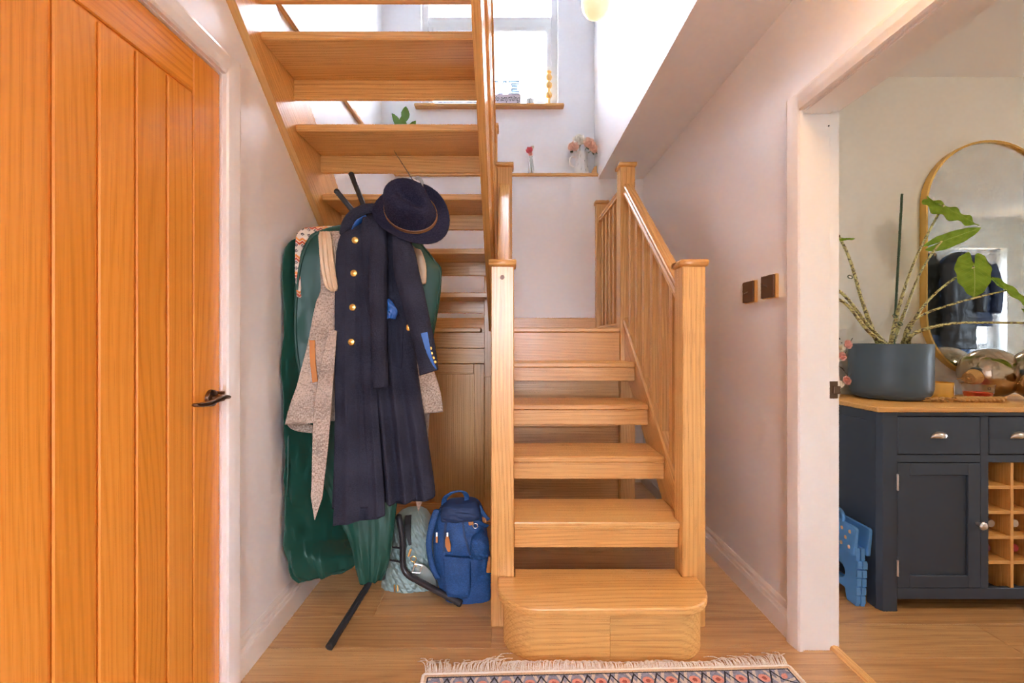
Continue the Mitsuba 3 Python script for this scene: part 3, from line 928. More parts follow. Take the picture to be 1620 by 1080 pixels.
def ceiling_lamp(name, x, y, z, r, c, label):
    k = thing(name, label, 'lamp')
    add('diffuser', lathe([(r, -0.02), (r, -0.06), (r * 0.9, -0.085), (r * 0.6, -0.1), (0, -0.105)][::-1], 40, (x, y, z), (0, 0, 1)), 'cream', 40, parent=k, **emitter(c))
    add('rim', lathe([(r * 0.98, 0), (r * 1.06, 0), (r * 1.06, -0.03), (r * 1.0, -0.03)][::-1], 40, (x, y, z), (0, 0, 1)), 'brass', 30, parent=k)
    return k


ceiling_lamp('ceiling_lamp', 0.74, 0.80, CEIL, 0.17, LAMP_HALL, 'round warm ceiling lamp over the near hall')
ceiling_lamp('ceiling_lamp', 2.6, 0.75, DCEIL, 0.2, FILL_DINING, 'unseen round ceiling lamp added to brighten the dining room')  # second lamp is an added fill, out of view

# ------------------------------------------------------------------ light switches
for q, (ya, yb, zc, lab) in enumerate(((1.930, 2.018, 1.324, 'square bronze light switch on brass edged plate, farther of the pair'), (1.779, 1.872, 1.330, 'square bronze light switch on brass edged plate, nearer the doorway'))):
    k = thing('light_switch', lab, 'light switch')
    h = 0.046
    add('back_plate', box(WR - 0.013, WR, ya - 0.002, yb + 0.002, zc - h - 0.001, zc + h + 0.001, 0.002), 'brass', parent=k)
    add('face_plate', box(WR - 0.020, WR - 0.013, ya + 0.003, yb - 0.001, zc - h + 0.001, zc + h - 0.001, 0.002), 'bronze', parent=k)
    add('toggle', tube([(WR - 0.019, (ya + yb) / 2, zc), (WR - 0.034, (ya + yb) / 2, zc - 0.008 * (1 - 2 * q))], [0.004, 0.0028], 10, 6, round_ends=True), 'bronze', 40, parent=k)

#MORE#
# ------------------------------------------------------------------ coat stand
stand = thing('coat_stand', 'black tubular metal coat stand with splayed bent legs, hidden under the hanging coats', 'coat stand')
SC = np.array([-0.565, 2.035])
add('pole', tube([(SC[0], SC[1], 0.05), (SC[0], SC[1], 1.62)], 0.014, 16), 'black_metal', 30, parent=stand)


def stand_leg(dx, dy, reach, top):
    d = unit((dx, dy, 0))
    c = np.array([SC[0], SC[1], 0.0])
    P = [c + d * 0.085 + [0, 0, top], c + d * 0.105 + [0, 0, top - 0.09], c + d * 0.105 + [0, 0, 0.095], c + d * reach + [0, 0, 0.0145]]
    g = add('leg', polytube(P, 0.0135, 16, 0.05, 6), 'black_metal', 40, parent=stand)
    add('end_cap', ico(0.0142, P[0], 2), 'black_rubber', True, parent=g)
    f = unit(P[3] - P[2])
    add('foot', tube([P[3] - f * 0.025, P[3] + f * 0.004], 0.0143, 14), 'black_rubber', 30, parent=g)
    for h in (0.20, 0.14):
        add('strut', tube([c + [0, 0, h], c + d * 0.10 + [0, 0, h]], 0.004, 8), 'black_metal', 30, parent=g)


stand_leg(-0.20, -1.0, 0.405, 0.30)
stand_leg(1.0, -0.36, 0.385, 0.335)
stand_leg(-0.47, 0.88, 0.30, 0.30)


def stand_hook(p0, p1, p2):
    g = add('hook', polytube([p0, p1, p2], 0.0115, 12, 0.04), 'black_metal', 40, parent=stand)
    add('end_cap', ico(0.0125, p2, 2, (1, 1, 1)), 'black_rubber', True, parent=g)


c15 = np.array([SC[0], SC[1], 1.45])
stand_hook(c15 + [-0.01, -0.01, 0], px(590, 372, 2.0), px(533, 303, 1.98))
stand_hook(c15 + [0.0, 0.0, 0.06], px(597, 380, 2.02), px(556, 276, 2.06))
stand_hook(c15 + [0.0, -0.02, 0], px(612, 400, 1.93), px(620, 352, 1.82))
stand_hook(c15 + [0.01, -0.02, 0], px(640, 400, 1.93), px(664, 348, 1.845))

# ------------------------------------------------------------------ garment bags
def wrinkle(amp, seed, k=(5, 3), hem=1.0):
    def f(s, t):
        q = meshkit.noise(np.stack([s * k[0] + t * 2.0, t * k[1] - s * 1.5, 0 * s + seed], -1), seed)
        r = meshkit.noise(np.stack([s * k[0] * 2.3 - t * 3, t * k[1] * 2.2 + s * 3, 0 * s + seed], -1), seed + 5)
        return amp * ((1 - np.abs(2 * q - 1)) * 1.3 + 0.7 * (1 - np.abs(2 * r - 1)) - 1) * (0.35 + hem * t)
    return f


bag = thing('garment_bag', 'long dark green nylon garment bag nearest the left wall, hanging behind the tweed coat', 'garment bag', 'green garment bags')
BZ = (1.775, 2.12)
gb = loft([(478, 374, 492, 372, (1.845, 1.88), 0.02), (462, 380, 512, 378, (1.81, 1.98), 0.035), (451, 396, 530, 392, (1.785, 2.06), 0.045), (446, 440, 540, 440, BZ, 0.045), (449, 520, 545, 520, BZ, 0.05), (444, 580, 548, 580, (1.768, 2.12), 0.05),
           (449, 650, 552, 650, BZ, 0.05), (451, 700, 556, 700, BZ, 0.05), (449, 780, 558, 780, BZ, 0.05), (450, 850, 559, 850, BZ, 0.05), (455, 885, 560, 880, (1.78, 2.0), 0.05), (464, 912, 559, 897, (1.80, 2.0), 0.04), (472, 922, 550, 905, (1.82, 1.98), 0.025)],
          96, 130, wrinkle(0.022, 3, (4, 7)), 3, 0.004, (18, 14), 0.55)
add('body', gb, 'green_nylon', True, parent=bag)
add('piping', tube([on(gb, x, y, 1.85, 0.001) for x, y in ((458, 388), (452, 440), (454, 520), (449, 580), (454, 650), (456, 700), (454, 780), (455, 850), (460, 884), (469, 912), (500, 914), (545, 901))], 0.004, 8, 60), 'green_piping', True, parent=bag)
bag2 = thing('garment_bag', 'wide green nylon garment bag hanging behind the navy coat, its hem lowest in the middle', 'garment bag', 'green garment bags')
gb2 = loft([(560, 352, 600, 352, 1.93, 0.02), (515, 362, 655, 372, (1.85, 1.95), 0.035), (492, 372, 680, 402, (1.83, 1.95), 0.045), (474, 410, 699, 428, (1.80, 1.95), 0.045), (466, 470, 697, 462, (1.80, 1.95), 0.045), (465, 540, 684, 540, (1.80, 1.95), 0.05), (478, 620, 672, 620, (1.79, 1.94), 0.05),
            (495, 700, 650, 700, (1.82, 1.93), 0.05), (515, 770, 630, 770, (1.86, 1.92), 0.05), (540, 830, 625, 815, 1.905, 0.05), (556, 870, 618, 868, 1.90, 0.05), (563, 905, 612, 900, 1.90, 0.045), (568, 922, 604, 917, 1.90, 0.03)],
           96, 130, wrinkle(0.014, 11, (4, 4)), 8, 0.003, (16, 12), 0.5)
add('body', gb2, 'green_nylon', True, parent=bag2)
add('piping', tube([on(gb2, x, y, 1.8, 0.001) for x, y in ((512, 366), (495, 374), (484, 392), (477, 412), (469, 470), (468, 540), (481, 618))], 0.0055, 8, 50), 'green_piping', True, parent=bag2)
add('piping', tube([on(gb2, x, y, 1.93, 0.001) for x, y in ((660, 380), (684, 408), (696, 432), (694, 462), (682, 536))], 0.0045, 8, 40), 'green_piping', True, parent=bag2)

# ------------------------------------------------------------------ patterned sweater
sw = loft([(480, 361, 530, 358, (1.81, 1.93), 0.03), (469, 372, 540, 366, (1.79, 1.93), 0.04), (467, 395, 540, 390, (1.785, 1.93), 0.04), (467, 430, 530, 430, (1.785, 1.92), 0.04), (470, 470, 520, 480, (1.79, 1.9), 0.035)], 48, 30, wrinkle(0.004, 2), 2, 0.002)
add('sweater', sw, 'fair_isle', True, label='fair isle patterned sweater peeking out between the two green garment bags', cat='sweater')

# ------------------------------------------------------------------ tweed sleeveless coat
tw = thing('sleeveless_coat', 'grey brown tweed sleeveless coat with tan pocket trim hanging left of the navy coat', 'coat')


def folds(*gs):
    """gs: (centre at the top, centre at the hem, width, depth at the top, depth at the hem); positive = away from the viewer"""
    def f(s, t):
        out = 0
        for c0, c1, w, a, b in gs:
            c = c0 + (c1 - c0) * t
            out = out + (a + (b - a) * t ** 1.3) * np.exp(-((s - c) / w) ** 2)
        return out
    return f


tb = loft([(512, 368, 560, 362, (1.76, 1.80), 0.02), (504, 372, 600, 366, (1.745, 1.83), 0.03), (506, 400, 640, 380, (1.735, 1.87), 0.035), (507, 430, 664, 400, (1.735, 1.885), 0.035), (508, 455, 672, 430, (1.735, 1.885), 0.035), (500, 480, 662, 470, (1.73, 1.885), 0.035), (488, 540, 664, 540, (1.72, 1.88), 0.04), (473, 600, 688, 590, (1.73, 1.875), 0.045), (458, 645, 699, 630, (1.70, 1.87), 0.045), (451, 671, 701, 651, (1.69, 1.87), 0.04)],
          96, 90, folds((0.30, 0.30, 0.06, 0.0, 0.02), (0.5, 0.55, 0.08, 0.01, -0.01), (0.16, 0.14, 0.05, 0, -0.008)), 4, 0.003, (12, 8), 0.5)
add('body', tb, 'tweed', True, parent=tw)
add('armhole_lining', loft([(505, 367, 521, 366, 1.742, 0.015), (504, 380, 524, 378, 1.726, 0.022), (506, 410, 528, 410, 1.722, 0.022), (510, 435, 532, 435, 1.722, 0.02), (516, 455, 535, 455, 1.724, 0.016), (524, 461, 533, 460, 1.728, 0.01)],
                           40, 40, lambda s, t: 0.004 * np.cos(s * 20 + t * 2), 1), 'cream_lining', True, parent=tw)
add('armhole_edge', tube([on(tb, x, y, 1.88, 0.004) for x, y in ((523, 368), (528, 390), (532, 420), (536, 445), (535, 457), (527, 462), (519, 457), (513, 440))], 0.0045, 8, 40), 'tweed', True, parent=tw)
add('shoulder_lining', loft([(655, 392, 666, 395, 1.865, 0.01), (652, 402, 672, 410, 1.865, 0.016), (655, 430, 675, 428, 1.865, 0.016), (660, 452, 674, 448, 1.865, 0.012)], 32, 24, None), 'cream_lining', True, parent=tw)
add('pocket_trim', strip(tb, [(494, 538), (495, 570), (499, 604)], 0.021, 0.005, 1.87), 'tan_leather', 30, parent=tw)
P = np.array([px(527, 522, 1.715), px(519, 575, 1.71), px(511, 640, 1.70), px(507, 700, 1.70), px(503, 760, 1.70), px(498, 822, 1.705)])
add('belt', ribbon(curve(P, 50), [0.030, 0.052, 0.066, 0.060, 0.046, 0.040], 0.006, point=True), 'tweed', 30, parent=tw)
P = np.array([px(672, 640, 1.90), px(668, 700, 1.905), px(665, 760, 1.91), px(662, 808, 1.915)])
add('belt', ribbon(curve(P, 40), 0.046, 0.006, point=True), 'tweed', 30, parent=tw)
add('hem_back', loft([(453, 668, 480, 668, (1.72, 1.75), 0.01), (458, 676, 500, 676, (1.73, 1.77), 0.012), (470, 682, 505, 686, (1.74, 1.77), 0.01)], 32, 16), 'tweed', True, parent=tw)

# ------------------------------------------------------------------ navy coat
co = thing('long_coat', 'long navy wool military coat with gold buttons hanging on the coat stand', 'coat')
cb = loft([(570, 336, 606, 334, 1.82, 0.04), (556, 350, 618, 346, 1.81, 0.07), (536, 372, 634, 360, 1.80, 0.09), (530, 400, 646, 385, 1.79, 0.10), (530, 450, 650, 440, 1.79, 0.10), (531, 520, 654, 520, 1.79, 0.10), (532, 600, 662, 600, 1.785, 0.11), (532, 680, 674, 680, 1.78, 0.12), (531, 740, 682, 735, 1.775, 0.13), (529, 785, 687, 772, 1.77, 0.13), (528, 800, 688, 784, 1.77, 0.125)],
          160, 130, folds((0.40, 0.52, 0.05, 0.012, 0.045), (0.62, 0.66, 0.045, 0.006, 0.035), (0.78, 0.83, 0.05, 0.0, 0.03), (0.50, 0.60, 0.03, 0, -0.018), (0.72, 0.745, 0.03, 0, -0.015), (0.92, 0.93, 0.04, 0, -0.01)), 5, 0.003, (10, 4), 0.5, close_end=True)
add('body', cb, 'navy_wool', True, parent=co)
fp = loft([(556, 362, 584, 348, 1.752, 0.012), (538, 374, 592, 366, 1.745, 0.016), (531, 420, 596, 420, 1.738, 0.018), (530, 500, 594, 500, 1.736, 0.018), (530, 600, 596, 600, 1.730, 0.020), (530, 700, 602, 700, 1.722, 0.022), (529, 780, 608, 780, 1.715, 0.024), (527, 831, 609, 815, 1.712, 0.02)],
          96, 110, folds((0.62, 0.60, 0.07, 0.004, 0.022), (0.30, 0.30, 0.10, -0.002, -0.014), (0.88, 0.88, 0.06, 0.0, -0.018)), 6, 0.002, (10, 4), 0.45)
add('front_panel', fp, 'navy_wool', True, parent=co)
lap = loft([(552, 340, 574, 326, 1.77, 0.014), (560, 332, 606, 324, 1.765, 0.02), (556, 345, 612, 338, 1.76, 0.022), (566, 356, 590, 350, 1.76, 0.012)], 40, 30, None)
add('collar', join(tube([px(541, 372, 1.765), px(549, 356, 1.76), px(562, 340, 1.76), px(578, 331, 1.765), px(596, 330, 1.77), px(609, 334, 1.775)], [0.012, 0.024, 0.026, 0.022, 0.02, 0.012], 14, 40, flat=0.55, up=(0, 1, 0))), 'navy_wool', True, parent=co)
add('collar_lining', tube([px(557, 366, 1.75), px(568, 350, 1.745), px(580, 342, 1.75)], [0.008, 0.016, 0.008], 12, 24, flat=0.4), 'blue_lining', True, parent=co)
add('lapel', loft([(574, 343, 586, 342, 1.735, 0.012), (572, 360, 602, 356, 1.725, 0.016), (572, 390, 609, 382, 1.722, 0.018), (575, 430, 610, 430, 1.722, 0.018), (578, 470, 609, 470, 1.724, 0.016), (584, 500, 606, 500, 1.728, 0.012)], 48, 60,
                  folds((0.4, 0.4, 0.12, 0.006, 0.006))), 'navy_wool', True, parent=co)


def sleeve(pts, seed, hem_cut=0):
    rows = [(a, y, b, y2, Z, th) for a, y, b, y2, Z, th in pts]
    return loft(rows, 64, 90, wrinkle(0.005, seed, (2, 5), 0.2), seed, 0.002, (10, 6), 0.75)


add('sleeve', sleeve([(594, 352, 612, 356, 1.74, 0.03), (588, 380, 612, 384, 1.72, 0.05), (584, 420, 613, 424, 1.71, 0.06), (585, 470, 612, 472, 1.705, 0.065), (588, 530, 611, 530, 1.70, 0.062), (590, 580, 613, 580, 1.70, 0.06), (591, 615, 614, 611, 1.70, 0.055)], 21), 'navy_wool', True, parent=co)
s2 = sleeve([(622, 366, 640, 372, 1.74, 0.04), (622, 390, 654, 392, 1.71, 0.07), (624, 430, 663, 430, 1.70, 0.085), (634, 470, 672, 468, 1.695, 0.085), (645, 510, 680, 506, 1.69, 0.08), (656, 550, 688, 546, 1.69, 0.075), (664, 594, 693, 585, 1.69, 0.07)], 22)
add('sleeve', s2, 'navy_wool', True, parent=co)
P = [on(s2, x, y, 1.67, 0.002) for x, y in ((671, 526), (676, 548), (683, 570), (690, 583))]
add('cuff_lining', ribbon(curve(P, 20), [0.026, 0.020, 0.012, 0.006], 0.004), 'blue_lining', 30, parent=co)
add('blue_pocket', loft([(612, 474, 616, 472, 1.725, 0.01), (611, 484, 624, 482, 1.722, 0.014), (610, 496, 629, 492, 1.722, 0.016), (611, 503, 625, 505, 1.724, 0.012)], 32, 24, wrinkle(0.004, 4)), 'blue_lining', True, parent=co)
# pocket flap's welt
for a, b in (((612, 577), (634, 583)), ((634, 583), (637, 520)), ((613, 576), (619, 520))):
    add('pocket_seam', strip(cb, [a, b], 0.006, 0.006, 1.73, 14, 0.003), 'navy_wool', 30, parent=co)


def button(body, x, y, r, Z=1.72, d=None):
    p = on(body, x, y, Z)
    prof = [(0, 0.55), (0.25, 0.54), (0.3, 0.5), (0.45, 0.5), (0.55, 0.42), (0.75, 0.36), (0.85, 0.34), (0.95, 0.22), (1.0, 0.08), (0.96, -0.1)]
    add('button', lathe([(a * r, b * r) for a, b in prof], 20, p, d or (0, -1, 0)), 'gold_button', 40, parent=co)


for x, y in ((562, 380), (560, 432), (558, 486), (556, 541)):
    button(fp, x, y, 0.0135)
button(cb, 646, 518, 0.0125, 1.73)
for x, y in ((681, 551), (682.5, 559), (685.5, 566), (688, 572.5)):
    button(s2, x, y, 0.0065, 1.66)

# ------------------------------------------------------------------ hat
hat = thing('felt_hat', 'navy felt fedora with a leather band and feather hanging over the navy coat shoulder', 'hat')
ha = unit((0.07, -0.92, 0.38))
hf = np.array((0.82, -0.1, -0.56))
hf = unit(hf - ha * (hf @ ha))
hs = np.cross(ha, hf)
HC = px(650, 337, 1.745)
HM = frame(HC, hf, hs, ha)
th = np.arange(96) / 96 * 2 * np.pi


def oval(a, b):
    return np.stack([a * np.cos(th), b * np.sin(th)], -1)


CR = []
prof = [(1.0, 0.0), (0.985, 0.02), (0.96, 0.045), (0.93, 0.07), (0.885, 0.088), (0.80, 0.102), (0.68, 0.110), (0.52, 0.113), (0.36, 0.114), (0.2, 0.114), (0.06, 0.114)]
for r, z in prof:
    o = oval(0.106 * r, 0.087 * r)
    x, y = o[:, 0], o[:, 1]
    zz = z + 0 * x
    cre = np.exp(-(y / 0.026) ** 2) * np.clip((0.085 - np.abs(x)) / 0.05, 0, 1)
    zz = zz - 0.042 * cre * np.clip((z - 0.075) / 0.03, 0, 1) + 0.010 * np.clip(-x / 0.1, -1, 1) * (z / 0.114)
    pin = np.exp(-((x - 0.07) / 0.035) ** 2) * (z / 0.114)
    y = y * (1 - 0.36 * pin)
    CR.append(np.stack([x, y, zz], -1))
add('crown', moved(rings(CR, cap0=False), HM), 'hat_felt', True, parent=hat)
BR = []
for q in np.linspace(0, 1, 12):
    o = oval(0.103 + 0.054 * q, 0.085 + 0.044 * q)
    c2 = np.cos(th) ** 2
    zz = 0.030 * q ** 1.5 * (1 - c2) - 0.016 * q * c2 - 0.004 * q
    BR.append(np.c_[o, zz])
BR2 = [b - [0, 0, 0.003] for b in BR[::-1]]
add('brim', moved(rings(BR + BR2, close=True), HM), 'hat_felt', True, parent=hat)
B0 = [np.c_[oval(0.1065 + e, 0.0875 + e), np.full(96, z)] for e, z in ((0.0, 0.001), (0.0022, 0.002), (0.0012, 0.016), (-0.001, 0.017))]
add('leather_band', moved(rings(B0, close=True), HM), 'brown_leather', 40, parent=hat)


def hp(x, y, z):
    return HC + hf * x + hs * y + ha * z


fe = numbered(f'{hat}__feather')
add('quill', tube([px(656, 290, 1.70), px(645, 272, 1.70), px(634, 255, 1.70), px(623, 238, 1.70)], [0.0022, 0.0016, 0.0011, 0.0006], 8, 24), 'twig', True, parent=fe)
add('vane', ribbon(curve([px(655, 287, 1.702), px(660, 281, 1.70), px(667, 287, 1.70), px(669, 298, 1.705)], 24), [0.006, 0.016, 0.010, 0.002], 0.002), 'print_grey', 30, parent=fe)
add('vane', ribbon(curve([px(650, 281, 1.702), px(654, 283, 1.70), px(660, 290, 1.70)], 20), [0.003, 0.008, 0.004], 0.002), 'white_ceramic', 30, parent=fe)

# ------------------------------------------------------------------ backpack
bp = thing('backpack', 'navy blue canvas backpack with tan leather zip pulls on the floor beside the left newel', 'backpack')
bb = loft([(715, 792, 748, 789, 2.02, 0.07), (703, 796, 757, 795, 2.02, 0.12), (694, 806, 763, 806, 2.02, 0.15), (689, 822, 767, 822, 2.02, 0.165), (687, 860, 772, 860, 2.015, 0.175), (691, 900, 777, 900, 2.01, 0.18), (703, 935, 778, 932, 2.01, 0.18), (712, 946, 774, 943, 2.01, 0.165), (722, 951, 765, 948, 2.01, 0.12)],
          96, 110, wrinkle(0.010, 31, (4, 5), 0.3), 9, 0.004, (22, 20), 0.4)
add('body', bb, 'navy_canvas', True, parent=bp)
fpk = loft([(704, 878, 742, 880, 1.925, 0.03), (702, 882, 744, 884, 1.922, 0.045), (703, 910, 745, 910, 1.918, 0.05), (706, 935, 744, 934, 1.92, 0.045), (709, 944, 742, 943, 1.925, 0.03)], 56, 50, wrinkle(0.006, 12, (4, 4), 0.2), 4, 0.003, (30, 26), 0.4)
add('front_pocket', fpk, 'navy_canvas', True, parent=bp)
add('pocket_hem', strip(fpk, [(703, 884), (722, 886), (744, 887)], 0.024, 0.004, 1.9), 'navy_canvas', 30, parent=bp)
add('top_flap', loft([(708, 792, 752, 790, 1.985, 0.08), (700, 800, 757, 799, 1.965, 0.09), (697, 812, 760, 812, 1.955, 0.08), (699, 824, 757, 822, 1.95, 0.05)], 56, 36, wrinkle(0.006, 6), 7, 0.003, (20, 20), 0.5), 'dark_canvas', True, parent=bp)
add('handle', ribbon(curve([px(702, 798, 1.99), px(704, 788, 1.98), px(716, 779, 1.97), px(733, 778, 1.97), px(738, 784, 1.98), px(737, 796, 1.985)], 40), 0.022, 0.006, (0, -0.4, -0.9)), 'navy_canvas', 30, parent=bp)
stp = loft([(686, 806, 696, 806, 1.935, 0.02), (678, 830, 689, 830, 1.925, 0.024), (674, 860, 683, 862, 1.92, 0.024), (678, 890, 688, 892, 1.925, 0.022), (688, 915, 697, 913, 1.935, 0.018)], 32, 40, None)
add('shoulder_strap', stp, 'navy_canvas', True, parent=bp)
sp = loft([(752, 842, 762, 838, 1.95, 0.04), (746, 850, 771, 848, 1.94, 0.07), (744, 866, 774, 866, 1.935, 0.08), (746, 882, 772, 880, 1.94, 0.06)], 48, 36, wrinkle(0.008, 15, (5, 5)), 3, 0.003, (30, 30), 0.6)
add('side_pocket', sp, 'navy_canvas', True, parent=bp)
add('zip', strip(bb, [(706, 822), (704, 842), (703, 872)], 0.010, 0.005, 1.93), 'dark_canvas', 30, parent=bp)
add('zip', strip(bb, [(740, 800), (734, 815), (736, 850), (744, 878)], 0.008, 0.004, 1.93), 'dark_canvas', 30, parent=bp)
zp = add('zip_pull', strip(bb, [(708, 846), (708, 857), (711, 872)], [0.010, 0.020, 0.024, 0.012], 0.005, 1.92, lift=0.012), 'tan_leather', 30, parent=bp)
add('slider', tube([on(bb, 708, 842, 1.92, 0.010), on(bb, 708, 848, 1.92, 0.012)], 0.006, 10), 'steel', 30, parent=zp)
zp = add('zip_pull', strip(bb, [(691, 848), (691, 858)], 0.010, 0.004, 1.93, lift=0.010), 'tan_leather', 30, parent=bp)
add('slider', tube([on(bb, 691, 842, 1.92, 0.008), on(bb, 691, 848, 1.92, 0.010)], 0.005, 10), 'steel', 30, parent=zp)
add('strap_tab', strip(bb, [(743, 817), (746, 830)], 0.022, 0.005, 1.92, lift=0.006), 'tan_leather', 30, parent=bp)
add('strap_tab', strip(bb, [(765, 820), (766, 828)], 0.020, 0.005, 1.93, lift=0.010), 'tan_leather', 30, parent=bp)
add('webbing', ribbon(curve([on(bb, 758, 800, 1.95, 0.008), on(bb, 765, 812, 1.94, 0.012), on(bb, 773, 822, 1.95, 0.01)], 20), 0.016, 0.004), 'navy_canvas', 30, parent=bp)
add('webbing', ribbon(curve([on(bb, 747, 818, 1.94, 0.012), on(bb, 758, 826, 1.92, 0.02), on(bb, 772, 832, 1.93, 0.012)], 20), 0.016, 0.004), 'navy_canvas', 30, parent=bp)
q = on(bb, 752, 836, 1.92, 0.03)
add('ring', trimesh.creation.torus(0.010, 0.0018, 20, 8, transform=frame(q + [0, 0, 0.012], (1, 0, 0), (0, 0, 1), (0, -1, 0))), 'steel', 30, parent=bp)
add('tassel', loft([(773, 880, 776, 880, 1.925, 0.008), (771, 890, 777, 890, 1.92, 0.01), (769, 905, 777, 905, 1.92, 0.01)], 20, 14), 'tan_leather', True, parent=bp)

# ------------------------------------------------------------------ quilted bag
qb = thing('quilted_bag', 'sage green quilted holdall on the floor between coat stand leg and backpack', 'bag')


def quilt(s, t):
    u, v = s * 9 + t * 9, s * 9 - t * 9
    d = np.minimum(np.abs(u - np.round(u)), np.abs(v - np.round(v)))
    return 0.006 * np.exp(-(d / 0.10) ** 2) + wrinkle(0.010, 41, (3, 3), 0.3)(s, t)


qm = loft([(640, 806, 668, 804, 2.16, 0.07), (628, 814, 676, 812, 2.15, 0.13), (620, 830, 682, 828, 2.14, 0.17), (614, 860, 690, 858, 2.13, 0.20), (609, 895, 696, 895, 2.12, 0.22), (607, 920, 697, 918, 2.115, 0.22), (612, 932, 692, 930, 2.115, 0.20), (622, 938, 685, 936, 2.115, 0.16)], 120, 130, quilt, 9, 0.004, (18, 18), 0.45)
add('body', qm, 'sage_quilt', True, parent=qb)
add('strap', ribbon(curve([on(qm, 654, 898, 2.02, 0.004), on(qm, 664, 902, 2.0, 0.02), on(qm, 676, 914, 2.0, 0.022), on(qm, 682, 928, 2.0, 0.01)], 30), [0.055, 0.06, 0.06, 0.05], 0.005), 'sage_sheen', 30, parent=qb)
add('buckle', join(*[tube([a, b], 0.003, 8) for a, b in zip(*(lambda L: (L, L[1:] + L[:1]))([on(qm, 652, 905, 2.0, 0.022), on(qm, 656, 892, 2.0, 0.022), on(qm, 668, 894, 2.0, 0.026), on(qm, 664, 906, 2.0, 0.026)]))]), 'steel', 30, parent=qb)
add('clasp', join(tube([on(qm, 646, 880, 2.02, 0.012), on(qm, 650, 868, 2.02, 0.012)], 0.005, 10), trimesh.creation.torus(0.012, 0.002, 20, 8, transform=frame(on(qm, 654, 884, 2.02, 0.014), (1, 0, 0), (0, 0, 1), (0, -1, 0))),
                   tube([on(qm, 655, 888, 2.02, 0.014), on(qm, 659, 895, 2.02, 0.016)], 0.004, 10)), 'brass', 30, parent=qb)
add('handle', ribbon(curve([on(qm, 646, 815, 2.06, 0.01), on(qm, 645, 838, 2.04, 0.02), on(qm, 649, 862, 2.03, 0.014)], 24), [0.03, 0.028, 0.012], 0.006), 'black_rubber', 30, parent=qb)
for x in (624, 629):
    add('zip_pull', tube([on(qm, x, 925, 2.0, 0.008), on(qm, x + 0.5, 935, 2.0, 0.010)], 0.0032, 8), 'brass', 30, parent=qb)

# ------------------------------------------------------------------ rug
rg = thing('rug', 'cream and blue patterned oriental rug with white fringe in front of the bottom step', 'rug')
Ra, Rb = np.array([-0.279, 1.505]), np.array([0.949, 1.545])
ru = unit(np.r_[Rb - Ra, 0])
rv = np.array([ru[1], -ru[0], 0])
RW, RLn = 1.23, 2.0
nu, nv = 60, 90
uu, vv = np.meshgrid(np.linspace(0, RW, nu), np.linspace(0, RLn, nv), indexing='ij')
bump = 0.0015 * meshkit.fbm(np.stack([uu * 5, vv * 5, 0 * uu], -1), 3, 3)
PT = np.r_[Ra, 0] + uu[..., None] * ru + vv[..., None] * rv + (0.009 + bump)[..., None] * np.array([0, 0, 1.0])
i = np.arange(nu * nv).reshape(nu, nv)
fa = np.stack([i[:-1, :-1], i[:-1, 1:], i[1:, 1:], i[1:, :-1]], -1).reshape(-1, 4)
v = PT.reshape(-1, 3)
edge = np.r_[i[:, 0], i[-1, 1:], i[-2::-1, -1], i[0, -2:0:-1]]
v2 = np.vstack([v, v[edge] * [1, 1, 0] + [0, 0, 0.0008]])
m0 = np.vstack([fa[:, [0, 1, 2]], fa[:, [0, 2, 3]]])
k = np.arange(len(edge))
k2 = (k + 1) % len(edge)
sd = np.vstack([np.stack([edge[k], edge[k2], len(v) + k2], 1), np.stack([edge[k], len(v) + k2, len(v) + k], 1)])
rm = mesh(v2, np.vstack([m0, sd]))
uvr = np.vstack([np.stack([uu, vv], -1).reshape(-1, 2), np.stack([uu, vv], -1).reshape(-1, 2)[edge]])
if rm.face_normals[0][2] < 0:
    rm.invert()
add('pile', rm, 'rug_pile', True, uv=uvr, parent=rg)
R0 = np.r_[Ra, 0.006]
add('end_binding', tube([R0 - ru * 0.004 - rv * 0.004, R0 + ru * (RW + 0.004) - rv * 0.004], 0.0055, 10), 'fringe_wool', 30, parent=rg)
add('side_binding', tube([R0 + ru * (RW + 0.004), R0 + ru * (RW + 0.004) + rv * RLn], 0.006, 10), 'fringe_wool', 30, parent=rg)
add('side_binding', tube([R0 - ru * 0.004, R0 - ru * 0.004 + rv * RLn], 0.006, 10), 'fringe_wool', 30, parent=rg)
fr = []
nr = np.random.default_rng(5)
for a in np.arange(0.003, RW, 0.0042):
    lump = meshkit.noise(np.array([a * 9, 2, 3.0]), 4)
    L = 0.035 + 0.050 * lump + nr.normal(0, 0.008)
    if -0.04 < (R0 + ru * a)[0] < 0.73:
        L = min(L, 1.570 - R0[1] - ru[1] * a - 0.008)
    sk = 1.2 * (meshkit.noise(np.array([a * 7, 5, 1.0]), 8) - 0.45) + nr.normal(0, 0.30)
    h = 0.004 + 0.010 * nr.random() + 0.010 * lump
    b = R0 + ru * a - rv * 0.006
    P = [b, b - rv * L * 0.4 + ru * L * 0.15 * sk + [0, 0, h], b - rv * L * 0.8 + ru * L * 0.6 * sk + [0, 0, h * 0.6], b - rv * L + ru * L * (0.9 * sk + nr.normal(0, 0.2)) + [0, 0, -0.001]]
    P = [np.r_[q[:2], max(q[2], 0.002)] for q in P]
    fr.append(tube(P, [0.0017, 0.0016, 0.0010], 5, 8))
add('fringe', join(*fr), 'fringe_wool', True, parent=rg, kind='stuff', label='loose white wool fringe')
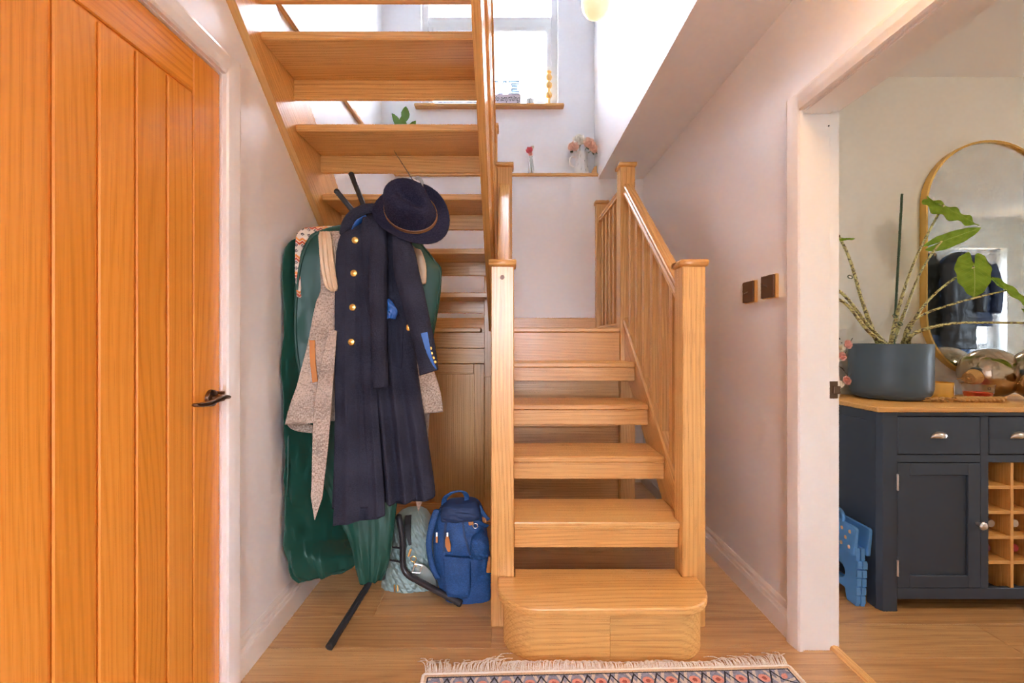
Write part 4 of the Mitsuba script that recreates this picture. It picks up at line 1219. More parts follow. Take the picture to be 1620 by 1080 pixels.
# ------------------------------------------------------------------ ledge and sill ornaments
LZ = 2.423
jug = thing('jug', 'white ceramic jug with small grey butterflies on the ledge, holding the peach flowers', 'jug')
jx, jy = px(920, 270, 3.655)[0], 3.655
add('body', lathe([(0.0, 0.0), (0.056, 0.0), (0.062, 0.006), (0.062, 0.02), (0.056, 0.06), (0.049, 0.11), (0.0465, 0.15), (0.048, 0.18), (0.050, 0.192), (0.046, 0.192), (0.043, 0.15), (0.046, 0.10), (0.05, 0.03), (0.0, 0.02)], 40, (jx, jy, LZ)), 'white_ceramic', 40, parent=jug)
add('handle', tube([(jx - 0.045, jy, LZ + 0.155), (jx - 0.078, jy, LZ + 0.160), (jx - 0.094, jy, LZ + 0.135), (jx - 0.088, jy, LZ + 0.10), (jx - 0.055, jy, LZ + 0.075)], 0.0075, 12, 30), 'white_ceramic', True, parent=jug)
for a, z, s in ((-0.4, 0.15, 1), (0.25, 0.115, 1.3), (-0.75, 0.09, 1), (0.75, 0.07, 1), (-0.3, 0.045, 1.2), (0.35, 0.035, 1), (0.9, 0.14, 0.9)):
    r = np.interp(z, [0.006, 0.06, 0.11, 0.15], [0.0625, 0.0565, 0.0495, 0.047]) + 0.0003
    n = np.array([math.sin(a), -math.cos(a), 0.0])
    c = np.array([jx, jy, LZ + z]) + n * r
    t = np.array([math.cos(a), math.sin(a), 0.0])
    w = Polygon([(0, -0.002), (0.008, 0.007), (0.006, -0.001), (0.004, -0.006), (0, -0.002), (-0.004, -0.006), (-0.006, -0.001), (-0.008, 0.007)]).buffer(0)
    add('butterfly', prism(w if w.geom_type == 'Polygon' else max(w.geoms, key=lambda g: g.area), 0.001, frame(c - n * 0.0004, t * s, np.array([0, 0, 1.0]) * s, n)), 'print_grey', parent=jug)


def bloom(c, r, petals, seed, d=(0, -1, 0.3)):
    """a full round flower of overlapping curved petals"""
    R = random.Random(seed)
    a, b, n = axes(d)
    out = []
    for layer, (rr, tilt, k) in enumerate(((1.0, 0.35, petals), (0.78, 0.75, petals - 1), (0.5, 1.15, petals - 2))):
        for i in range(k):
            ph = 2 * math.pi * (i + 0.5 * layer) / k + R.uniform(-0.2, 0.2)
            e = math.cos(ph) * a + math.sin(ph) * b
            s = np.cross(n, e)
            up, ex = math.sin(tilt), math.cos(tilt)
            dirv = e * ex + n * up
            nor = np.cross(dirv, s)
            G = []
            for u in np.linspace(0, 1, 6):
                w = r * rr * 0.62 * math.sin(math.pi * (0.12 + 0.80 * u)) ** 0.8
                row = []
                for q in np.linspace(-1, 1, 7):
                    row.append(np.asarray(c) + n * (0.12 * r * layer) + dirv * (r * rr * u) + s * (w * q) + nor * (-0.22 * r * q * q + 0.25 * r * (u - 0.5) ** 2) + n * 0.2 * r * u * u)
                G.append(row)
            G = np.array(G)
            th_ = 0.0012
            v = np.vstack([G.reshape(-1, 3), G.reshape(-1, 3) - nor * th_])
            idx = np.arange(42).reshape(6, 7)
            f = np.stack([idx[:-1, :-1], idx[1:, :-1], idx[1:, 1:], idx[:-1, 1:]], -1).reshape(-1, 4)
            f = np.vstack([f[:, [0, 1, 2]], f[:, [0, 2, 3]]])
            out.append(mesh(v, np.vstack([f, f[:, ::-1] + 42])))
    return join(*out)


def small_leaf(c, d, L, w, seed=0):
    a, b, n = axes(d)
    G = []
    for u in np.linspace(0, 1, 8):
        ww = w * math.sin(math.pi * min(u * 0.92 + 0.06, 1.0)) ** 0.9
        G.append([np.asarray(c) + n * (L * u) + a * (ww * q) + b * (0.35 * ww * abs(q) - 0.25 * L * u * u) for q in (-1, -0.5, 0, 0.5, 1)])
    G = np.array(G).reshape(-1, 3)
    idx = np.arange(40).reshape(8, 5)
    f = np.stack([idx[:-1, :-1], idx[1:, :-1], idx[1:, 1:], idx[:-1, 1:]], -1).reshape(-1, 4)
    f = np.vstack([f[:, [0, 1, 2]], f[:, [0, 2, 3]]])
    return mesh(np.vstack([G, G - b * 0.0012]), np.vstack([f, f[:, ::-1] + 40]))


for q, (x, y, r, m_, lab) in enumerate(((916, 224, 0.062, 'cream', 'cream white rose, topmost in the white jug'), (908, 234, 0.056, 'peach', 'peach flower at the left of the white jug'), (931, 229, 0.062, 'peach', 'peach flower at the right of the white jug'), (938, 237, 0.050, 'peach', 'small peach flower lowest at the right of the white jug'))):
    c = px(x, y, 3.63 - 0.01 * (q % 2))
    k = thing('flower', lab, 'flower', 'flowers in the white jug')
    add('bloom', bloom(c, r * 0.86, 7, q + 3, (0.5 * (x - 920) / 20, -1, 0.5)), m_, True, parent=k)
    add('stem', tube([c + [0, 0.012, 0], (jx + 0.004 * (q - 1.5), jy + 0.012, LZ + 0.16), (jx + 0.006 * (q - 1.5), jy, LZ + 0.06)], 0.0022, 7, 10), 'plain_green', True, parent=k)
    add('leaf', small_leaf(c + [0.006, 0.0, -0.02], ((x - 919) / 16, -0.6, -0.5), 0.045, 0.014, q), 'dark_green', True, parent=k)
    add('leaf', small_leaf(c + [-0.01, 0.0, -0.018], ((x - 921) / 30 - 0.2, -0.8, -0.6), 0.04, 0.012, q), 'dark_green', True, parent=k)

vs = thing('bud_vase', 'slim clear glass bud vase with a pink flower on the ledge', 'vase')
bx, by = px(840, 275, 3.65)[0], 3.65
add('glass', lathe([(0, 0.001), (0.026, 0.0), (0.028, 0.004), (0.024, 0.06), (0.017, 0.12), (0.014, 0.15), (0.016, 0.165)], 28, (bx, by, LZ)), 'clear_glass', 40, parent=vs)
add('stem', tube([(bx + 0.004, by, LZ + 0.01), (bx - 0.002, by, LZ + 0.12), (bx - 0.006, by - 0.006, LZ + 0.21)], 0.002, 7, 12), 'plain_green', True, parent=vs)
add('bloom', bloom((bx - 0.010, by - 0.01, LZ + 0.205), 0.030, 6, 91, (-0.5, -1, 0.2)), 'pink', True, parent=vs)
add('bloom', bloom((bx + 0.012, by - 0.008, LZ + 0.235), 0.014, 5, 92, (0.5, -1, 0.6)), 'cream', True, parent=vs)
add('bloom', bloom((bx - 0.004, by - 0.012, LZ + 0.178), 0.018, 5, 93, (0, -1, -0.3)), 'pale_pink', True, parent=vs)
vs = thing('bud_vase', 'slim dark topped glass vase on the ledge seen above the third open tread', 'vase')
bx, by = px(584, 275, 3.66)[0], 3.66
add('glass', lathe([(0, 0.001), (0.03, 0.0), (0.032, 0.006), (0.028, 0.2), (0.02, 0.33), (0.022, 0.37)], 28, (bx, by, LZ)), 'clear_glass', 40, parent=vs)
for dx, h in ((-0.012, 0.475), (0.004, 0.47), (0.014, 0.455)):
    add('twig', tube([(bx, by, LZ + 0.02), (bx + dx * 0.4, by, LZ + 0.3), (bx + dx, by - 0.004, LZ + h)], [0.002, 0.002, 0.004], 7, 16), 'twig', True, parent=vs)
pv = thing('potted_plant', 'small green leafed plant on the ledge seen above the third open tread', 'plant')
bx, by = px(638, 275, 3.65)[0], 3.65
add('pot', lathe([(0, 0), (0.04, 0), (0.05, 0.09), (0.054, 0.10), (0.048, 0.10), (0.044, 0.085), (0, 0.08)], 28, (bx, by, LZ)), 'white_ceramic', 40, parent=pv)
for k, (dx, dz, h) in enumerate(((0.15, 1.0, 0.36), (-0.35, 1.0, 0.31), (0.5, 0.8, 0.26), (-0.6, 0.7, 0.22), (0.0, 1.0, 0.28))):
    b_ = np.array([bx, by, LZ + 0.08])
    e_ = b_ + np.array([dx * 0.12, -0.01, h])
    add('stem', tube([b_, (b_ + e_) / 2 + [0, 0.01, 0], e_], 0.0025, 7, 10), 'plain_green', True, parent=pv)
    add('leaf', small_leaf(e_, (dx * 0.6, -0.3, dz), 0.105, 0.034), 'plain_green', True, parent=pv)
wood('ledge_block', prism_y([(0.0, 0.0), (0.05, 0.0), (0.05, 0.07), (0.03, 0.06)], 3.60, 3.64).apply_translation((0.645, 0, LZ)), 0, None, label='small brown wooden wedge at the right end of the ledge', cat='wedge')

SZ = 3.03
for ch, x, lab in (('V', 792, 'outlined blue grey letter V on the plaque on the window sill'), ('E', 813, 'outlined blue grey letter E on the plaque on the window sill')):
    s = 0.0051
    c = px(x, 140, 3.74)
    polys = {'V': [(-10, 11), (-4.5, 11), (0, -3), (4.5, 11), (10, 11), (3, -11), (-3, -11)],
             'E': [(-9, 11), (9, 11), (9, 5.5), (-3, 5.5), (-3, 2.8), (6, 2.8), (6, -2.8), (-3, -2.8), (-3, -5.5), (9, -5.5), (9, -11), (-9, -11)]}
    P = Polygon(polys[ch]).buffer(0)
    o = affinity.scale(P.difference(P.buffer(-1.15)), s, s, origin=(0, 0))
    add('letter', prism_y(affinity.translate(o, c[0], SZ + 0.096 + 11 * s), 3.725, 3.75), 'letter_blue', parent=None, label=lab, cat='letter', group='letters on the sill')
pq = thing('plaque', 'pale lilac wooden plaque lettered do anything on the window sill', 'sign')
c = px(802, 152, 3.72)
add('block', box(c[0] - 0.155, c[0] + 0.112, 3.715, 3.755, SZ, SZ + 0.092, 0.003), 'sign_lilac', parent=pq)
tm = meshkit.text_mesh('do anything', 0.034, 0.0012)
tm.apply_transform(np.array([[1, 0.22, 0, 0], [0, 1, 0, 0], [0, 0, 1, 0], [0, 0, 0, 1.0]]))
ext_ = tm.bounds
tm.apply_scale([0.215 / (ext_[1][0] - ext_[0][0]), 1.15, 1])
tm.apply_transform(frame((c[0] - 0.113, 3.7152, SZ + 0.034), (1, 0, 0), (0, 0, 1), (0, -1, 0)))
add('lettering', tm, 'ink', parent=pq)
cd = thing('candle_glass', 'small clear tumbler with a white candle on the window sill', 'candle')
c = px(839, 155, 3.72)
add('glass', lathe([(0, 0.0), (0.034, 0.0), (0.036, 0.003), (0.038, 0.075), (0.036, 0.075), (0.034, 0.006)], 28, (c[0], 3.72, SZ)), 'clear_glass', 40, parent=cd)
add('wax', lathe([(0, 0.004), (0.0325, 0.004), (0.033, 0.045), (0, 0.045)], 28, (c[0], 3.72, SZ + 0.001)), 'cream', 40, parent=cd)
cs = thing('candlestick', 'gold candlestick of stacked balls at the right end of the window sill', 'candlestick')
c = px(868, 150, 3.72)
prof = [(0, 0.0), (0.034, 0.0), (0.034, 0.006), (0.012, 0.014), (0.010, 0.05)]
for zc in (0.085, 0.165, 0.23):
    prof += [(0.026 * math.cos(a) + 0.002, zc + 0.028 * math.sin(a)) for a in np.linspace(-1.2, 1.2, 9)] + [(0.011, zc + 0.033)]
prof += [(0.022, 0.268), (0.022, 0.276), (0, 0.276)]
add('stem', lathe(prof, 28, (c[0], 3.72, SZ)), 'brass', 35, parent=cs)

# ------------------------------------------------------------------ sideboard
sb = thing('sideboard', 'dark blue grey painted sideboard with oak top and wine rack against the dining room wall', 'sideboard')
SX0, SX1, SY0, SY1, ST = 1.527, 2.82, 1.872, 2.28, 0.843
wood('worktop', box(SX0 - 0.025, SX1 + 0.025, SY0 - 0.02, SY1 + 0.008, ST - 0.022, ST, 0.005), 0, sb, 'top_oak')
Z0, Z1 = 0.05, ST - 0.0225


def cab(name, *a, parent=sb, b=0.002):
    return add(name, box(*a, b), 'cabinet_blue', parent=parent)


legp = Polygon([(SX0 + 0.012, SY0), (SX0 + 0.07, SY0), (SX0 + 0.07, SY0 + 0.07), (SX0, SY0 + 0.07), (SX0, SY0 + 0.022)])
add('leg', prism(legp, Z1, trimesh.transformations.translation_matrix((0, 0, 0.001))), 'cabinet_blue', parent=sb)
add('leg', prism(affinity.scale(legp, -1, 1, origin=((SX0 + SX1) / 2, 0)), Z1, trimesh.transformations.translation_matrix((0, 0, 0.001))), 'cabinet_blue', parent=sb)
cab('leg', SX0, SX0 + 0.07, SY1 - 0.07, SY1, 0.001, Z1)
cab('leg', SX1 - 0.07, SX1, SY1 - 0.07, SY1, 0.001, Z1)
cab('side_panel', SX0 + 0.008, SX0 + 0.022, SY0 + 0.07, SY1 - 0.07, 0.09, Z1 - 0.045)
cab('side_rail', SX0 + 0.002, SX0 + 0.022, SY0 + 0.07, SY1 - 0.07, Z1 - 0.045, Z1)
cab('side_rail', SX0 + 0.002, SX0 + 0.022, SY0 + 0.07, SY1 - 0.07, 0.05, 0.09)
cab('side_panel', SX1 - 0.022, SX1 - 0.008, SY0 + 0.07, SY1 - 0.07, 0.05, Z1)
cab('bottom_rail', SX0 + 0.07, SX1 - 0.07, SY0, SY0 + 0.02, 0.05, 0.096)
cab('top_rail', SX0 + 0.07, SX1 - 0.07, SY0, SY0 + 0.02, 0.803, Z1)
cab('middle_rail', SX0 + 0.07, SX1 - 0.07, SY0 + 0.001, SY0 + 0.02, 0.612, 0.644)
ca, cc = 1.940, 1.972
ra, rb = ca + 0.034, SX1 - (ca - SX0) - 0.034
for a in (ca, rb):
    cab('stile', a, a + 0.034, SY0 - 0.0003, SY0 + 0.02, 0.096, 0.803)
cab('stile', (ra + rb) / 2 + 0.045, (ra + rb) / 2 + 0.079, SY0 - 0.0003, SY0 + 0.02, 0.644, 0.803)
cab('back_panel', SX0 + 0.02, SX1 - 0.02, SY1 - 0.02, SY1 - 0.008, 0.05, Z1)
cab('bottom_board', SX0 + 0.022, SX1 - 0.022, SY0 + 0.02, SY1 - 0.02, 0.052, 0.070)


def cup_handle(parent, x, z):
    R = []
    for q in np.linspace(0, math.pi, 17):
        row = []
        for e in np.linspace(0, math.pi / 2, 9):
            row.append((x + 0.036 * math.cos(q) * math.sin(e + 0.0) if False else x - 0.036 * math.cos(q) * (0.35 + 0.65 * math.cos(e)), SY0 - 0.003 - 0.024 * math.sin(e) * math.sin(q) ** 0.5, z - 0.010 + 0.030 * math.sin(q) * (0.2 + 0.8 * math.cos(e))))
        R.append(row)
    G = np.array(R)
    n, m = G.shape[:2]
    idx = np.arange(n * m).reshape(n, m)
    f = np.stack([idx[:-1, :-1], idx[1:, :-1], idx[1:, 1:], idx[:-1, 1:]], -1).reshape(-1, 4)
    f = np.vstack([f[:, [0, 1, 2]], f[:, [0, 2, 3]]])
    add('cup_handle', mesh(G.reshape(-1, 3), f), 'steel', True, parent=parent, label='brushed steel cup handle')


for a, b in ((1.598, 1.938), (1.976, (ra + rb) / 2 + 0.043), ((ra + rb) / 2 + 0.081, SX1 - 0.072)):
    d = numbered(f'{sb}__drawer')
    add('front', box(a, b, SY0 - 0.002, SY0 + 0.018, 0.646, 0.801, 0.003), 'cabinet_blue', parent=d)
    cup_handle(d, (a + b) / 2 + (0 if a < 1.9 else 0), 0.722)
for a, b, hs_ in ((1.5985, 1.9385, 1), (rb + 0.036, SX1 - 0.072, -1)):
    d = numbered(f'{sb}__door')
    z0, z1, w = 0.098, 0.610, 0.050
    y0 = SY0 - 0.002
    add('frame', join(box(a, a + w, y0, y0 + 0.02, z0, z1, 0.002), box(b - w, b, y0, y0 + 0.02, z0, z1, 0.002), box(a + w, b - w, y0, y0 + 0.02, z0, z0 + w, 0.002), box(a + w, b - w, y0, y0 + 0.02, z1 - w, z1, 0.002)), 'cabinet_blue', parent=d)
    add('panel', box(a + w - 0.004, b - w + 0.004, y0 + 0.010, y0 + 0.016, z0 + w - 0.004, z1 - w + 0.004, 0.001), 'cabinet_blue', parent=d)
    kx = b - 0.014 if hs_ > 0 else a + 0.014
    add('knob', lathe([(0.008, 0), (0.007, 0.010), (0.012, 0.016), (0.0165, 0.022), (0.0165, 0.027), (0.012, 0.032), (0, 0.034)], 28, (kx, y0, 0.362), (0, -1, 0)), 'steel', 30, parent=d, label='steel knob')
    hx = a - 0.002 if hs_ > 0 else b + 0.002
    for hz_ in (0.180, 0.532):
        add('hinge', tube([(hx, y0 - 0.001, hz_ - 0.033), (hx, y0 - 0.001, hz_ + 0.033)], 0.0042, 10), 'steel', 30, parent=d, label='steel butt hinge')
rk = tag(numbered(f'{sb}__wine_rack'), 'oak wine rack of square pigeonholes')
rx0, rx1 = ra, rb
ncol = max(3, int(round((rx1 - rx0) / 0.0995)))
pit = (rx1 - rx0) / ncol
for r in range(1, 5):
    zc = 0.612 - 0.1032 * r
    wood('shelf', box(rx0, rx1, SY0 + 0.004, SY1 - 0.03, zc - 0.007, zc + 0.007, 0.001), 0, rk, 'top_oak')
for q in range(1, ncol):
    xc = rx0 + pit * q
    wood('divider', box(xc - 0.0065, xc + 0.0065, SY0 + 0.003, SY1 - 0.03, 0.0705, 0.611, 0.001), 2, rk, 'top_oak')
wood('side', box(rx0 - 0.012, rx0 - 0.0003, SY0 + 0.021, SY1 - 0.03, 0.0705, 0.611, 0.001), 2, rk, 'top_oak')
wood('side', box(rx1 + 0.0003, rx1 + 0.012, SY0 + 0.021, SY1 - 0.03, 0.0705, 0.611, 0.001), 2, rk, 'top_oak')
wood('back', box(rx0, rx1, SY1 - 0.03, SY1 - 0.022, 0.0705, 0.611, 0.001), 2, rk, 'top_oak')
for q, (col, row, foil, lab) in enumerate(((0, 2, 'foil_silver', 'silver foiled wine bottle in the third row of the rack beside the door'), (1, 2, 'foil_white', 'wine bottle with white foil in the third row of the rack, second column'), (0, 3, 'foil_plum', 'plum foiled wine bottle in the fourth row of the rack beside the door'), (1, 3, 'foil_red', 'wine bottle with red foil in the fourth row of the rack, second column'))):
    k = thing('wine_bottle', lab, 'bottle', 'wine bottles lying in the rack')
    zc = 0.612 - 0.1032 * (row + 1) + 0.0072 + 0.0375
    xc = rx0 + pit * (col + 0.5) - (0.018 if col == 0 and row == 3 else 0)
    yb = SY1 - 0.045
    add('glass', lathe([(0, 0), (0.034, 0.0), (0.0365, 0.006), (0.0365, 0.165), (0.033, 0.19), (0.020, 0.22), (0.0145, 0.245)], 28, (xc, yb, zc), (0, -1, 0)), 'bottle_glass', 40, parent=k)
    add('foil', lathe([(0.0152, 0.238), (0.0152, 0.305), (0.0165, 0.306), (0.0165, 0.322), (0.015, 0.326), (0, 0.326)], 24, (xc, yb, zc), (0, -1, 0)), foil, 30, parent=k)

# ------------------------------------------------------------------ mirror
mr = thing('mirror', 'tall pill shaped mirror in a thin gold frame above the sideboard', 'mirror')
MX, MZ0, MZ1, MRd = 2.398, 1.247, 1.787, 0.3233
pill = LineString([(MX, MZ0), (MX, MZ1)]).buffer(MRd, 48)
inner = pill.buffer(-0.010, 48)
add('frame', prism_y(pill.difference(inner), DYB - 0.036, DYB - 0.001), 'gold_frame', 30, parent=mr)
add('glass', prism_y(inner, DYB - 0.025, DYB - 0.020), 'mirror_glass', parent=mr)

# ------------------------------------------------------------------ plant pot and alocasia
pl_ = thing('potted_plant', 'large arrow leafed houseplant with mottled stems in a blue grey pot on the sideboard', 'plant')
PX, PY, PR = 1.786, 2.136, 0.157
prof = [(0, 0.0), (PR * 0.72, 0.0), (PR * 0.86, 0.008), (PR * 0.95, 0.026), (PR * 0.995, 0.055), (PR, 0.09), (PR, 0.252), (PR - 0.003, 0.256), (PR - 0.010, 0.256), (PR - 0.012, 0.22), (0, 0.215)]
add('pot', lathe(prof, 64, (PX, PY, ST)), 'pot_grey', 40, parent=pl_)
add('soil', lathe([(PR - 0.0125, 0.218), (PR * 0.6, 0.226), (0, 0.23)], 40, (PX, PY, ST)), 'soil', 40, parent=pl_)
OUT = [(1.0, 0.0), (0.90, 0.10), (0.74, 0.215), (0.56, 0.30), (0.38, 0.345), (0.2, 0.37), (0.02, 0.37), (-0.15, 0.345), (-0.30, 0.275), (-0.42, 0.175), (-0.47, 0.10), (-0.40, 0.055), (-0.26, 0.03), (-0.10, 0.012), (0.0, 0.0)]


def arrow_leaf(base, tip, normal, width=1.0, curl=0.15, fold=0.25, wave=0.02, seed=0):
    base, tip = np.asarray(base, float), np.asarray(tip, float)
    L = np.linalg.norm(tip - base)
    e = (tip - base) / L
    n = unit(np.asarray(normal, float) - e * (np.asarray(normal) @ e))
    s = np.cross(n, e)
    O = curve(np.array(OUT), 44)
    V, UV, Fc = [], [], []
    K = 7
    for sg in (1, -1):
        off = len(V)
        for j, (u, w) in enumerate(O):
            um = 0.0 if u < 0 else u * 0.96
            for k in range(K):
                q = k / (K - 1)
                uu_, ww = um * (1 - q) + u * q, w * q * sg
                zc = -curl * uu_ * abs(uu_) - curl * 0.6 * ww * ww * 4 + fold * abs(ww) + wave * math.sin(j * 0.75 + seed + sg) * q ** 2
                V.append(base + L * (e * uu_ + s * ww * width + n * zc))
                UV.append((uu_, ww))
        idx = np.arange(44 * K).reshape(44, K) + off
        f = np.stack([idx[:-1, :-1], idx[1:, :-1], idx[1:, 1:], idx[:-1, 1:]], -1).reshape(-1, 4)
        f = np.vstack([f[:, [0, 1, 2]], f[:, [0, 2, 3]]])
        Fc.append(f if sg > 0 else f[:, ::-1])
    return mesh(V, np.vstack(Fc)), np.array(UV)


def leaf_stem(pts, r0=0.011, r1=0.0045, mat_='stem_mottle'):
    return add('stem', tube(pts, [r0, r1 * 1.2, r1], 12, 40), mat_, True, parent=pl_)


def leaf(stem_key, base, tip, normal, **k):
    m_, uv_ = arrow_leaf(base, tip, normal, **k)
    add('leaf', m_, 'leaf', True, uv=uv_, parent=stem_key)


zs = 0.225 + ST
foot = np.array([PX + 0.02, PY, zs])
s = leaf_stem([foot + [-0.02, 0.0, 0], px(1424, 480, 2.12), px(1455, 395, 2.11), px(1493, 324, 2.10)])
leaf(s, px(1490, 326, 2.10), px(1554, 352, 2.02), (0.15, -0.85, 0.45), width=0.95, curl=0.12, fold=-0.10, wave=0.05, seed=1)
s = leaf_stem([foot + [0.0, 0.02, 0], px(1440, 470, 2.16), px(1462, 420, 2.14), px(1490, 381, 2.12)])
leaf(s, px(1490, 382, 2.12), px(1553, 358, 2.03), (0.1, -0.85, 0.35), width=0.72, curl=0.12, fold=-0.2, wave=0.02, seed=2)
s = leaf_stem([foot + [0.03, 0.0, 0], px(1450, 500, 2.10), px(1490, 455, 2.08), px(1541, 422, 2.05)])
leaf(s, px(1541, 422, 2.05), px(1546, 470, 2.03), (0.05, -0.95, 0.28), width=1.65, curl=0.10, fold=0.0, wave=0.025, seed=3)
s = leaf_stem([foot + [0.03, -0.03, 0], px(1440, 512, 2.06), px(1500, 483, 2.0), px(1592, 459, 1.98)], 0.010, 0.0035)
leaf(s, px(1592, 459, 1.98), px(1650, 500, 1.92), (0.15, -0.70, 0.68), width=0.75, curl=0.1, fold=0.25, wave=0.02, seed=4)
s = leaf_stem([foot + [0.05, -0.04, 0], px(1440, 532, 2.04), px(1490, 514, 2.0), px(1550, 510, 1.98), px(1640, 511, 1.96)], 0.011, 0.004)
leaf(s, px(1640, 511, 1.96), px(1700, 560, 1.9), (0.2, -0.5, 0.8), width=0.8, seed=5)
s = leaf_stem([foot + [-0.06, 0.0, 0], px(1362, 470, 2.14), px(1338, 395, 2.15), px(1326, 372, 2.16)], 0.011, 0.006)
leaf(s, px(1330, 376, 2.16), px(1285, 372, 2.2), (0.1, -0.35, 0.93), width=0.62, curl=0.15, fold=-0.1, seed=6)
s = leaf_stem([foot + [-0.03, -0.03, 0], px(1362, 500, 2.08), px(1330, 462, 2.08), px(1290, 440, 2.1)], 0.010, 0.006)
leaf(s, px(1290, 440, 2.1), px(1250, 470, 2.1), (-0.2, -0.5, 0.85), width=0.8, seed=7)
s = leaf_stem([foot + [-0.02, -0.04, 0], px(1366, 515, 2.06), px(1330, 475, 2.06), px(1292, 470, 2.06)], 0.010, 0.006)
leaf(s, px(1292, 470, 2.06), px(1255, 520, 2.05), (-0.3, -0.5, 0.8), width=0.8, seed=8)
add('support_cane', tube([px(1413, 560, 2.15), px(1427, 307, 2.15)], 0.0052, 10), 'dark_green', True, parent=pl_, label='dark green support cane')
for x, y in ((1345, 438), (1416, 500), (1424, 512)):
    add('tie', trimesh.creation.torus(0.010, 0.002, 16, 7, transform=frame(px(x, y, 2.09), (1, 0, 0), (0, 0.5, 0.86), (0, -0.86, 0.5))), 'dark_green', 30, parent=pl_)

# ------------------------------------------------------------------ blossom twigs in a vase, socket
bv = thing('blossom_vase', 'pink blossom twigs in a slim vase on the sideboard behind the doorway jamb', 'vase')
vx, vy = 1.545, 2.18
add('vase', lathe([(0, 0), (0.03, 0), (0.036, 0.03), (0.034, 0.09), (0.018, 0.14), (0.020, 0.16), (0.016, 0.16), (0.014, 0.14), (0, 0.05)], 28, (vx, vy, ST)), 'white_ceramic', 40, parent=bv)
for q, (x, y, d) in enumerate(((1345, 541, 1), (1336, 560, 1), (1343, 598, 1), (1300, 500, 0))):
    e = px(x, y, 2.16)
    tw_ = add('twig', tube([(vx, vy, ST + 0.1), ((vx + e[0]) / 2, vy, (ST + 0.16 + e[2]) / 2 + 0.02), e], [0.0025, 0.002, 0.0012], 7, 20), 'twig', True, parent=bv)
    add('bloom', bloom(e + [-0.015, 0, -0.012], 0.022, 5, 120 + q, (0.3, -1, 0.3)), 'pale_pink', True, parent=tw_)
    add('bloom', bloom(e + [-0.04, 0.005, -0.03], 0.018, 5, 130 + q, (-0.3, -1, 0.3)), 'cream', True, parent=tw_)
    add('spur', tube([e, e + [0.012, 0, 0.02]], 0.0012, 6), 'twig', True, parent=tw_)
so = thing('wall_socket', 'white double wall socket behind the plant pot beside the doorway', 'socket')
add('plate', box(1.555, 1.702, DYB - 0.009, DYB - 0.0002, 1.085, 1.172, 0.002), 'white_gloss', parent=so)
for x in (1.592, 1.665):
    add('switch', box(x - 0.006, x + 0.006, DYB - 0.0115, DYB - 0.009, 1.138, 1.156, 0.001), 'white_gloss', parent=so)
    add('pin_holes', join(box(x - 0.003, x + 0.003, DYB - 0.0098, DYB - 0.0088, 1.118, 1.127, 0), box(x - 0.014, x - 0.008, DYB - 0.0098, DYB - 0.0088, 1.100, 1.104, 0), box(x + 0.008, x + 0.014, DYB - 0.0098, DYB - 0.0088, 1.100, 1.104, 0)), 'ink', parent=so)

# ------------------------------------------------------------------ things on the sideboard
cj = thing('candle_jar', 'amber yellow glass candle jar with a white label beside the plant pot', 'candle')
c = px(1478, 608, 2.12)
add('jar', lathe([(0, 0), (0.060, 0), (0.065, 0.004), (0.067, 0.078), (0.064, 0.078), (0.062, 0.06), (0, 0.058)], 40, (c[0], 2.12, ST)), 'wax_yellow', 40, parent=cj)
G = []
for q in np.linspace(0.55, 0.95, 9):
    G.append([(c[0] + r * math.sin(q), 2.12 - r * math.cos(q), ST + z) for r, z in ((0.0672, 0.022), (0.0682, 0.022), (0.0682, 0.066), (0.0672, 0.066))])
add('label', rings(G), 'white_ceramic', parent=cj)
rt = thing('twisted_rope', 'short length of twisted raffia rope lying in front of the red candle', 'rope')
A, B = px(1510, 626, 2.0), px(1588, 628, 1.99)
A[2] = B[2] = ST + 0.014
for k in range(3):
    tt = np.linspace(0, 1, 70)
    ph = tt * 24 + k * 2.094
    P = A + (B - A) * tt[:, None] + np.stack([0 * tt, 0.0075 * np.cos(ph), 0.0065 * np.sin(ph)], -1)
    add('strand', tube(P, 0.0068, 8), 'raffia', True, parent=rt)
rk2 = thing('raffia_knot', 'frayed knot of raffia rope beside the amber candle jar', 'rope')
R_ = np.random.default_rng(3)
c0 = px(1484, 626, 2.0)
c0[2] = ST + 0.010
sl = []
for k in range(26):
    a0 = c0 + R_.normal(0, 1, 3) * [0.034, 0.010, 0.0035]
    a1 = c0 + R_.normal(0, 1, 3) * [0.036, 0.010, 0.004] + [0.012, 0, 0]
    mid = (a0 + a1) / 2 + [0, 0, 0.008]
    q = [np.r_[p[:2], max(p[2], ST + 0.003)] for p in (a0, mid, a1)]
    sl.append(tube(q, 0.0026, 6, 8))
add('fibres', join(*sl), 'raffia', True, parent=rk2, kind='stuff')
vt = thing('votive_candle', 'clear glass tumbler with a red candle between the rope and the glass balls', 'candle')
c = px(1554, 610, 2.05)
add('glass', lathe([(0, 0), (0.042, 0), (0.046, 0.003), (0.060, 0.075), (0.058, 0.075), (0.044, 0.006)], 36, (c[0], 2.07, ST)), 'tumbler_glass', 40, parent=vt)
add('wax', lathe([(0, 0.006), (0.0425, 0.006), (0.049, 0.036), (0, 0.036)], 36, (c[0], 2.07, ST)), 'wax_red', 40, parent=vt)
add('emblem', trimesh.creation.torus(0.006, 0.0012, 18, 6, transform=frame((c[0] - 0.006, 2.07 - 0.0555, ST + 0.058), (1, 0, 0), (0, 0, 1), (0, -1, 0))), 'ink', 30, parent=vt)


